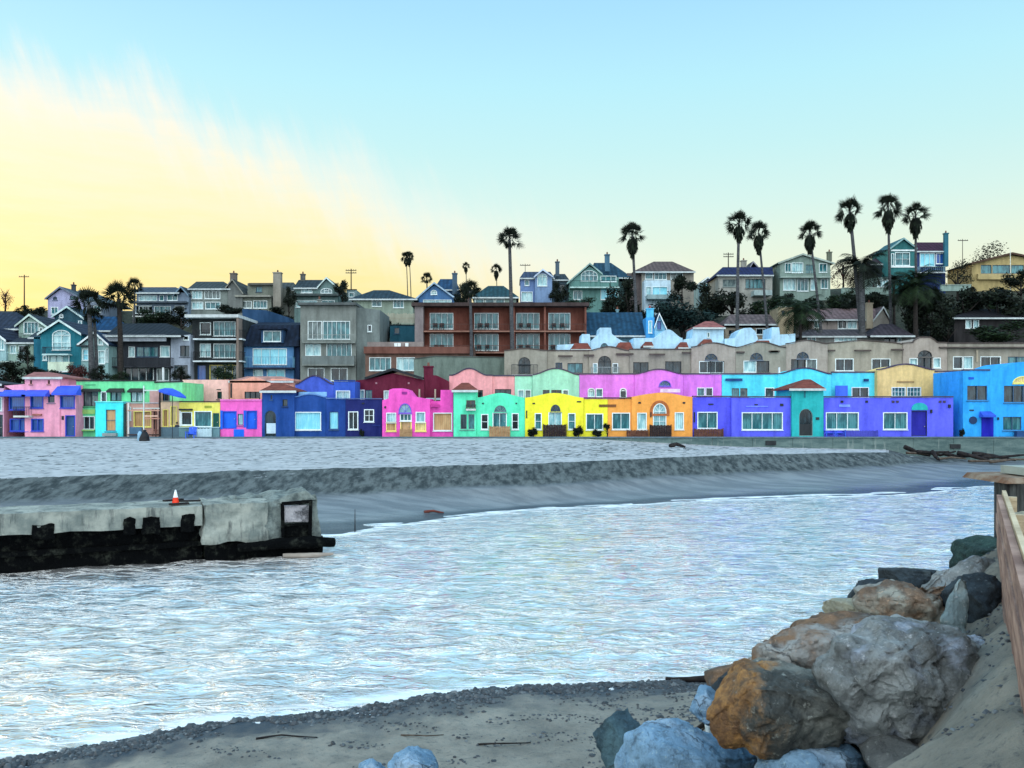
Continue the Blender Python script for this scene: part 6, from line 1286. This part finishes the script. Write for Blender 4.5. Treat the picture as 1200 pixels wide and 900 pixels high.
# ------------------------------------------------------------------ patio gates, furniture, umbrella, people
BR = woodmat((78, 50, 42), (110, 74, 58), 3); GT = woodmat((150, 116, 84), (184, 150, 110), 3); DB = woodmat((38, 30, 32), (62, 48, 46), 3)
def gate(label, x0, x1, y0, y1, mat, Y=84.72):
    e = tag(empty('patio_gate', (wx((x0 + x1) / 2, Y), Y, 3.2)), label, 'gate', 'wooden patio gates'); m = MB(); n = max(2, int((x1 - x0) * .085 / .16)); a, b = wx(x0, Y), wx(x1, Y); zt, zb = wz(y0, Y), 3.2
    for i in range(n): m.box(a + (b - a) * i / n, a + (b - a) * (i + 1) / n - .015, Y, Y + .04, zb, zt - (.04 if i % 2 else 0))
    m.build('boards', mat, e, e.location)
    for x in (a - .06, b): m = MB(); m.box(x, x + .08, Y - .03, Y + .06, zb, zt + .06); m.build('post', mat, e, e.location)
gate('tan wooden gate in front of the mint house door', 574, 597, 499.5, 512, GT); gate('dark brown slatted gate before the yellow house door', 637, 663, 497.5, 512, DB)
gate('low brown gate between the two orange houses', 735, 759, 504, 512, BR); gate('dark grey gate before the arched orange doorway', 762, 786, 498, 512, DB); gate('brown fence panel below the violet annexe window', 814, 847, 502.5, 512, BR)
gate('violet slatted fence panel before the long violet house', 991, 1028, 504.5, 512, paint((70, 74, 180))); gate('tan gate at the foot of the magenta house door', 469, 482, 503, 512, GT); gate('white picket panel before the yellow house at left', 226, 247, 502, 511, paint((180, 206, 214)), 84.55)
# patio umbrella
ux, uY = 202, 84.0; ub = (wx(ux, uY), uY, 3.2); ue = tag(empty('patio_umbrella', ub), 'big blue patio umbrella tilted over the timber frame', 'umbrella'); uz = wz(455, uY)
m = MB(); m.tube([ub, (ub[0], uY, uz)], .04, 8); m.build('pole', paint((40, 50, 60)), ue, ub)
m = MB(); mat_u = paint((36, 82, 204), .6); N = 8; R = 1.35
for i in range(N):
    a0, a1 = 2 * PI * i / N, 2 * PI * (i + 1) / N; o = len(m.v)
    def up_(r_, a, dz): x = r_ * math.cos(a); return (ub[0] + x, uY + r_ * math.sin(a), uz - dz - x * .28)
    m.v += [up_(0, 0, 0), up_(R * .55, a0, .18), up_(R * .55, a1, .18), up_(R, a0, .5), up_(R, a1, .5), up_(R, a0, .64), up_(R, a1, .64)]; m.f += [(o, o + 1, o + 2), (o + 1, o + 3, o + 4, o + 2), (o + 3, o + 5, o + 6, o + 4)]
cn = m.build('canopy', mat_u, ue, ub); so = cn.modifiers.new('thickness', 'SOLIDIFY'); so.thickness = .02
m = MB()
for i in range(N): a0 = 2 * PI * i / N; m.bar((ub[0], uY, uz - .15), (ub[0] + R * .9 * math.cos(a0), uY + R * .9 * math.sin(a0), uz - .5 - R * .9 * math.cos(a0) * .28), .03)
m.build('ribs', paint((120, 130, 140)), ue, ub)
# blue adirondack chairs
CB = paint((48, 100, 226), .6)
def chair(px, label, Y=84.75, mat=CB, s=1.0, zb=3.2, rot=0):
    loc = (wx(px, Y), Y, zb); e = tag(empty('garden_chair', loc, rot), label, 'chair', 'blue garden chairs on the patios')
    def q(name, boxes, sl=None):
        m = MB()
        for b in boxes: m.bar(Vector(b[0]) * s, Vector(b[1]) * s, b[2] * s, b[3] * s)
        return m.build(name, mat, e)
    q('seat', [((-.26 + .105 * i, -.3, .42), (-.26 + .105 * i, .25, .3), .095, .03) for i in range(6)])
    q('backrest', [((-.26 + .105 * i, .22, .3), (-.26 + .125 * i - .05, .5, 1.0 + .05 * math.sin(i * .63)), .095, .03) for i in range(6)])
    for sx in (-.36, .36):
        q('armrest', [((sx, -.36, .6), (sx, .35, .56), .12, .03)]); q('leg', [((sx, -.3, 0), (sx, -.3, .6), .05, .09)]); q('leg', [((sx, .3, 0), (sx, .2, .56), .05, .09)])
chair(972, 'left bright blue garden chair before the long violet house', s=1.15); chair(984, 'right bright blue garden chair before the long violet house', s=1.15); chair(224, 'single blue garden chair before the yellow house at left', Y=84.05, s=1.1, zb=3.17)
# dark bundled bag and pale bag on the upper sand
# people, grown as one skinned body each
def person(label, px, Y, H_, joints, skin_c, cloth, hair, zb=None, rz=0):
    x = wx(px, Y); zb = ground(x, Y) if zb is None else zb; s = H_ / 1.75
    names = list(joints); me = bpy.data.meshes.new('person'); vs = [Vector(joints[n][0]) * s for n in names]
    edges = [(names.index(joints[n][2]), names.index(n)) for n in names if joints[n][2]]
    me.from_pydata(vs, edges, []); o = bpy.data.objects.new('person', me); COL.objects.link(o)
    o.location = (x, Y, zb); o.rotation_euler = (0, 0, rz)
    md = o.modifiers.new('skin', 'SKIN'); md.use_smooth_shade = True
    for i, n in enumerate(names):
        r_ = joints[n][1] * s; sv = me.skin_vertices[0].data[i]; sv.radius = (r_, r_ * (.8 if n in ('chest', 'belly', 'pelvis') else 1)); sv.use_root = (n == 'pelvis')
    sb = o.modifiers.new('sub', 'SUBSURF'); sb.levels = sb.render_levels = 2
    pm_, nt, bs = new_mat('skin_and_clothes'); co = nd(nt, 'ShaderNodeTexCoord').outputs['Object']; sp_ = nd(nt, 'ShaderNodeSeparateXYZ'); nt.links.new(co, sp_.inputs[0])
    c = mixc(nt, maprange(nt, sp_.outputs['Z'], .82 * s, .86 * s), tuple(lin(v) for v in cloth[1]), tuple(lin(v) for v in cloth[0])); c = mixc(nt, maprange(nt, sp_.outputs['Z'], 1.44 * s, 1.46 * s), c, tuple(lin(v) for v in skin_c))
    nt.links.new(c, bs.inputs['Base Color']); bs.inputs['Roughness'].default_value = .8; me.materials.append(pm_)
    tag(o, label, 'person')
    hx, hy, hz = [q * s for q in joints['head'][0]]; m = MB(); lathe(m, hx, hy + .012, hz, [(.118 * s, -.03), (.122 * s, .03), (.1 * s, .09), (.05 * s, .125), (0, .132)], 14); m.build('hair', plain(hair), o, (0, 0, 0), True)
    m = MB()
    for ex in (-.035, .035): m.tube([(hx + ex * s, hy - .1 * s, hz + .0), (hx + ex * s, hy - .118 * s, hz)], .012 * s, 6)
    m.build('eyes', plain((20, 20, 20)), o); m = MB(); m.tube([(hx, hy - .09 * s, hz + .01), (hx, hy - .135 * s, hz - .03)], [.01, .02 * s], 6); m.build('nose', plain(skin_c), o, (0, 0, 0), True)
    return o
J = {'pelvis': ((0, 0, .95), .14, None), 'belly': ((0, 0, 1.1), .13, 'pelvis'), 'chest': ((0, .01, 1.32), .155, 'belly'), 'neck': ((0, .0, 1.49), .055, 'chest'), 'head': ((0, -.02, 1.63), .105, 'neck'),
     'ls': ((-.19, 0, 1.4), .06, 'chest'), 'le': ((-.25, .02, 1.12), .045, 'ls'), 'lw': ((-.24, -.08, .88), .032, 'le'), 'lh': ((-.23, -.12, .78), .03, 'lw'),
     'rs': ((.19, 0, 1.4), .06, 'chest'), 're': ((.27, .0, 1.13), .045, 'rs'), 'rw': ((.2, -.18, 1.0), .032, 're'), 'rh': ((.14, -.25, .98), .03, 'rw'),
     'lk': ((-.1, -.02, .5), .065, 'lp'), 'lp': ((-.1, 0, .88), .09, 'pelvis'), 'la': ((-.11, .02, .08), .042, 'lk'), 'lf': ((-.12, -.14, .035), .035, 'la'),
     'rk': ((.1, -.03, .5), .065, 'rp'), 'rp': ((.1, 0, .88), .09, 'pelvis'), 'ra': ((.12, .02, .08), .042, 'rk'), 'rf': ((.13, -.14, .035), .035, 'ra')}
person('person in dark clothes standing behind the low patio wall at left', 207.5, 84.98, 1.6, J, (150, 116, 100), ((28, 36, 52), (24, 30, 44)), (24, 20, 22), zb=3.15)
# covered dark object on the sand: black trapezoid bundle with pale bag
bx_, bY = wx(169.5, 78), 78; bz = sand_h(bx_, bY); b = (bx_, bY, bz)
e = tag(empty('black_bag', b), 'black cone-shaped bag standing alone on the upper sand', 'bag')
m = MB(); lathe(m, *b, [(.46, -.03), (.47, .05), (.38, .45), (.2, .8), (.1, .88)], 14); o = m.build('bag_body', plain((14, 16, 22), .5), e, b, True); rough_up(o, .05, 3, .2)
m = MB(); lathe(m, b[0], b[1], b[2] + .86, [(.1, .0), (.17, .07), (.1, .16), (0, .17)], 10); m.build('tied_neck', plain((30, 34, 40), .6), e, b, True)
b2 = (wx(164, 78.2), 78.2, sand_h(wx(164, 78.2), 78.2)); m = MB(); lathe(m, *b2, [(.2, -.02), (.24, .2), (.22, .6), (.1, .82), (0, .85)], 12); o = m.build('pale_bag', plain((140, 180, 205), .7), None, b2, True); rough_up(o, .04, 3, .2); tag(o, 'pale blue upright bag beside the black bag on the sand', 'bag')
# ------------------------------------------------------------------ poles and wires
def pole(label, px, y0, Y, arms, r=.12, name='utility_pole', col=(50, 44, 40), cat='utility pole'):
    x = wx(px, Y); g_ = ground(x, Y) - .2; zt = wz(y0, Y); e = tag(empty(name, (x, Y, g_)), label, cat); m = MB(); m.tube([(x, Y, g_), (x, Y, zt)], [r, r * .7], 8); m.build('shaft', paint(col), e, e.location)
    for dy in arms:
        m = MB(); m.box(x - .9, x + .9, Y - .16, Y - .09, wz(y0 + dy, Y) - .06, wz(y0 + dy, Y) + .06)
        m.build('crossarm', paint(col), e, e.location)
        for dx in (-.8, -.4, .4, .8): m = MB(); m.tube([(x + dx, Y - .12, wz(y0 + dy, Y) + .06), (x + dx, Y - .12, wz(y0 + dy, Y) + .2)], .04, 6); m.build('insulator', paint((90, 100, 100)), e, e.location)
pole('wooden utility pole on the skyline at the far left', 28.5, 322, 150, (2.5,)); pole('utility pole rising beside the dark narrow tree above the grey block', 411.5, 315, 142, (2, 5)); pole('thin utility pole behind the navy roofed bungalow', 853.5, 296, 150, (2, 5))
pole('thin utility pole behind the umbrella tree', 1128, 280, 150, (2,), .07); pole('white flagpole in front of the tan hilltop house', 1184, 292, 136, (), .07, 'flagpole', (222, 224, 214), 'flagpole')
pole('small utility pole on the skyline by the sage green house chimney', 615.5, 309, 148, (2,), .06)
# ------------------------------------------------------------------ sky, sun, camera
w = bpy.data.worlds.new('World'); SC.world = w; w.use_nodes = True; nt = w.node_tree; bg = nt.nodes['Background']
tc = nd(nt, 'ShaderNodeTexCoord').outputs['Generated']; nv_ = nd(nt, 'ShaderNodeVectorMath', operation='NORMALIZE'); nt.links.new(tc, nv_.inputs[0]); s3 = nd(nt, 'ShaderNodeSeparateXYZ'); nt.links.new(nv_.outputs[0], s3.inputs[0]); X_, Y_, Z_ = s3.outputs
hyp = mathn(nt, 'SQRT', mathn(nt, 'ADD', mathn(nt, 'MULTIPLY', X_, X_), mathn(nt, 'MULTIPLY', Y_, Y_)))
el = mathn(nt, 'ARCTAN2', Z_, hyp)          # elevation
az = mathn(nt, 'ARCTAN2', X_, Y_)           # azimuth, 0 straight ahead, negative to the left
def ramp(v, stops, a, b):
    r = nd(nt, 'ShaderNodeValToRGB'); nt.links.new(maprange(nt, v, a, b, smooth=False), r.inputs[0]); els = r.color_ramp.elements
    while len(els) < len(stops): els.new(.5)
    for e_, (p, c) in zip(els, sorted(stops)): e_.position = (p - a) / (b - a); e_.color = (*[lin(t) for t in c], 1)
    return r.outputs[0]
clear = ramp(el, [(0.0, (246, 238, 196)), (.12, (242, 241, 208)), (.17, (232, 243, 222)), (.23, (214, 243, 236)), (.29, (198, 241, 243)), (.36, (184, 238, 251)), (.44, (168, 224, 254)), (.8, (150, 208, 246)), (1.57, (140, 196, 240))], 0, 1.57)
cloud = ramp(el, [(0.0, (252, 226, 110)), (.12, (251, 229, 150)), (.17, (252, 237, 172)), (.22, (253, 242, 194)), (.28, (254, 245, 212)), (.33, (250, 246, 230)), (.39, (236, 246, 244)), (.6, (226, 240, 246))], 0, .7)
fc = nd(nt, 'ShaderNodeFloatCurve'); cv = fc.mapping.curves[0]
ed = [(-PI, .0), (-1.6, .30), (-.9, .42)]
for px, e_ in ((0, .41), (150, .40), (200, .368), (250, .345), (300, .322), (375, .314), (450, .288), (500, .268), (550, .25), (620, .228), (720, .20), (850, .155), (1000, .09)):
    a_ = math.atan((px - 600) / 1000); ed.append((a_, math.atan(e_ * math.cos(a_))))
ed.append((PI, 0)); cv.points[0].location = ((ed[0][0] + PI) / (2 * PI), ed[0][1]); cv.points[1].location = (1, 0)
for a_, e_ in ed[1:-1]: cv.points.new((a_ + PI) / (2 * PI), e_)
for p_ in cv.points: p_.handle_type = 'VECTOR'
fc.mapping.update(); nt.links.new(maprange(nt, az, -PI, PI, smooth=False), fc.inputs['Value'])
cmb = nd(nt, 'ShaderNodeCombineXYZ'); nt.links.new(az, cmb.inputs[0]); nt.links.new(el, cmb.inputs[1])
# feathered upper edge, leaning streaks
rot = nd(nt, 'ShaderNodeVectorRotate', rotation_type='Z_AXIS'); rot.inputs['Angle'].default_value = -.35; nt.links.new(cmb.outputs[0], rot.inputs['Vector'])
stk = noise_node(nt, scaled(nt, rot.outputs[0], (34, 5, 1)), 1.0, 7, .65); soft = noise_node(nt, scaled(nt, cmb.outputs[0], (5, 9, 1)), 1.0, 5, .55)
edge = mathn(nt, 'ADD', fc.outputs[0], mathn(nt, 'ADD', mathn(nt, 'MULTIPLY', mathn(nt, 'SUBTRACT', stk, .5), .13), mathn(nt, 'MULTIPLY', mathn(nt, 'SUBTRACT', soft, .5), .05)))
dd = mathn(nt, 'SUBTRACT', edge, el); widen = maprange(nt, az, -.45, .15, .08, .17); cm = mathn(nt, 'DIVIDE', mathn(nt, 'ADD', dd, .03), widen); mask = maprange(nt, cm, 0, 1)
rip = noise_node(nt, scaled(nt, cmb.outputs[0], (12, 75, 1)), 1.0, 4, .6); mask = mathn(nt, 'MULTIPLY', mask, maprange(nt, rip, .3, .7, .80, 1.0)); cloud = mixc(nt, maprange(nt, cm, .2, 1.35), (.95, .93, .86), cloud)
sky_ = mixc(nt, mask, clear, cloud)
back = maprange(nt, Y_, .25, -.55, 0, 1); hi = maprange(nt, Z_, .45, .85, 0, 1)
gain = mathn(nt, 'ADD', 1.0, mathn(nt, 'MULTIPLY', mathn(nt, 'MAXIMUM', back, mathn(nt, 'MULTIPLY', hi, .5)), 1.5))  # extra brightness added to the unseen sky behind and overhead, to light the facades
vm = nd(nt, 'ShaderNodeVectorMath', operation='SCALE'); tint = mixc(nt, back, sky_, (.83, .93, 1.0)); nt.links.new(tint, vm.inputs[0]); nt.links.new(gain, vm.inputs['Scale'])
ns = nd(nt, 'ShaderNodeTexSky', sky_type='NISHITA'); ns.sun_disc = False; ns.sun_elevation = math.radians(3); ns.sun_rotation = math.radians(-42); ns.altitude = 5
v2 = nd(nt, 'ShaderNodeVectorMath', operation='SCALE'); nt.links.new(ns.outputs[0], v2.inputs[0]); v2.inputs['Scale'].default_value = .02
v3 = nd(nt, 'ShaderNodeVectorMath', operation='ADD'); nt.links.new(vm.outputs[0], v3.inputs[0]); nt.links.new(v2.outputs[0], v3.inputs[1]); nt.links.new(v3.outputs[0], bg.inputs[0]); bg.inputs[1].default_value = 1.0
ld = bpy.data.lights.new('sun', 'SUN'); ld.energy = .6; ld.angle = math.radians(12); ld.color = (1, .82, .55); lo_ = bpy.data.objects.new('sun', ld); COL.objects.link(lo_)
sd = Vector((math.sin(math.radians(-42)) * math.cos(.09), math.cos(math.radians(-42)) * math.cos(.09), math.sin(.09))); lo_.rotation_euler = sd.to_track_quat('Z', 'Y').to_euler(); lo_.location = (-60, 80, 40)
cam = bpy.data.cameras.new('camera'); co_ = bpy.data.objects.new('camera', cam); COL.objects.link(co_); co_.location = (0, 0, EYE); co_.rotation_euler = (PI / 2, 0, 0)
cam.sensor_width = 36; cam.lens = 30; cam.shift_y = .025; cam.clip_end = 6000; cam.clip_start = .1; SC.camera = co_
SC.render.resolution_x = 1024; SC.render.resolution_y = 768
vs_ = SC.view_settings; vs_.view_transform = 'Standard'; vs_.look = 'None'; vs_.exposure = 0; vs_.gamma = 1
SC.cycles.max_bounces = 6; SC.cycles.diffuse_bounces = 3
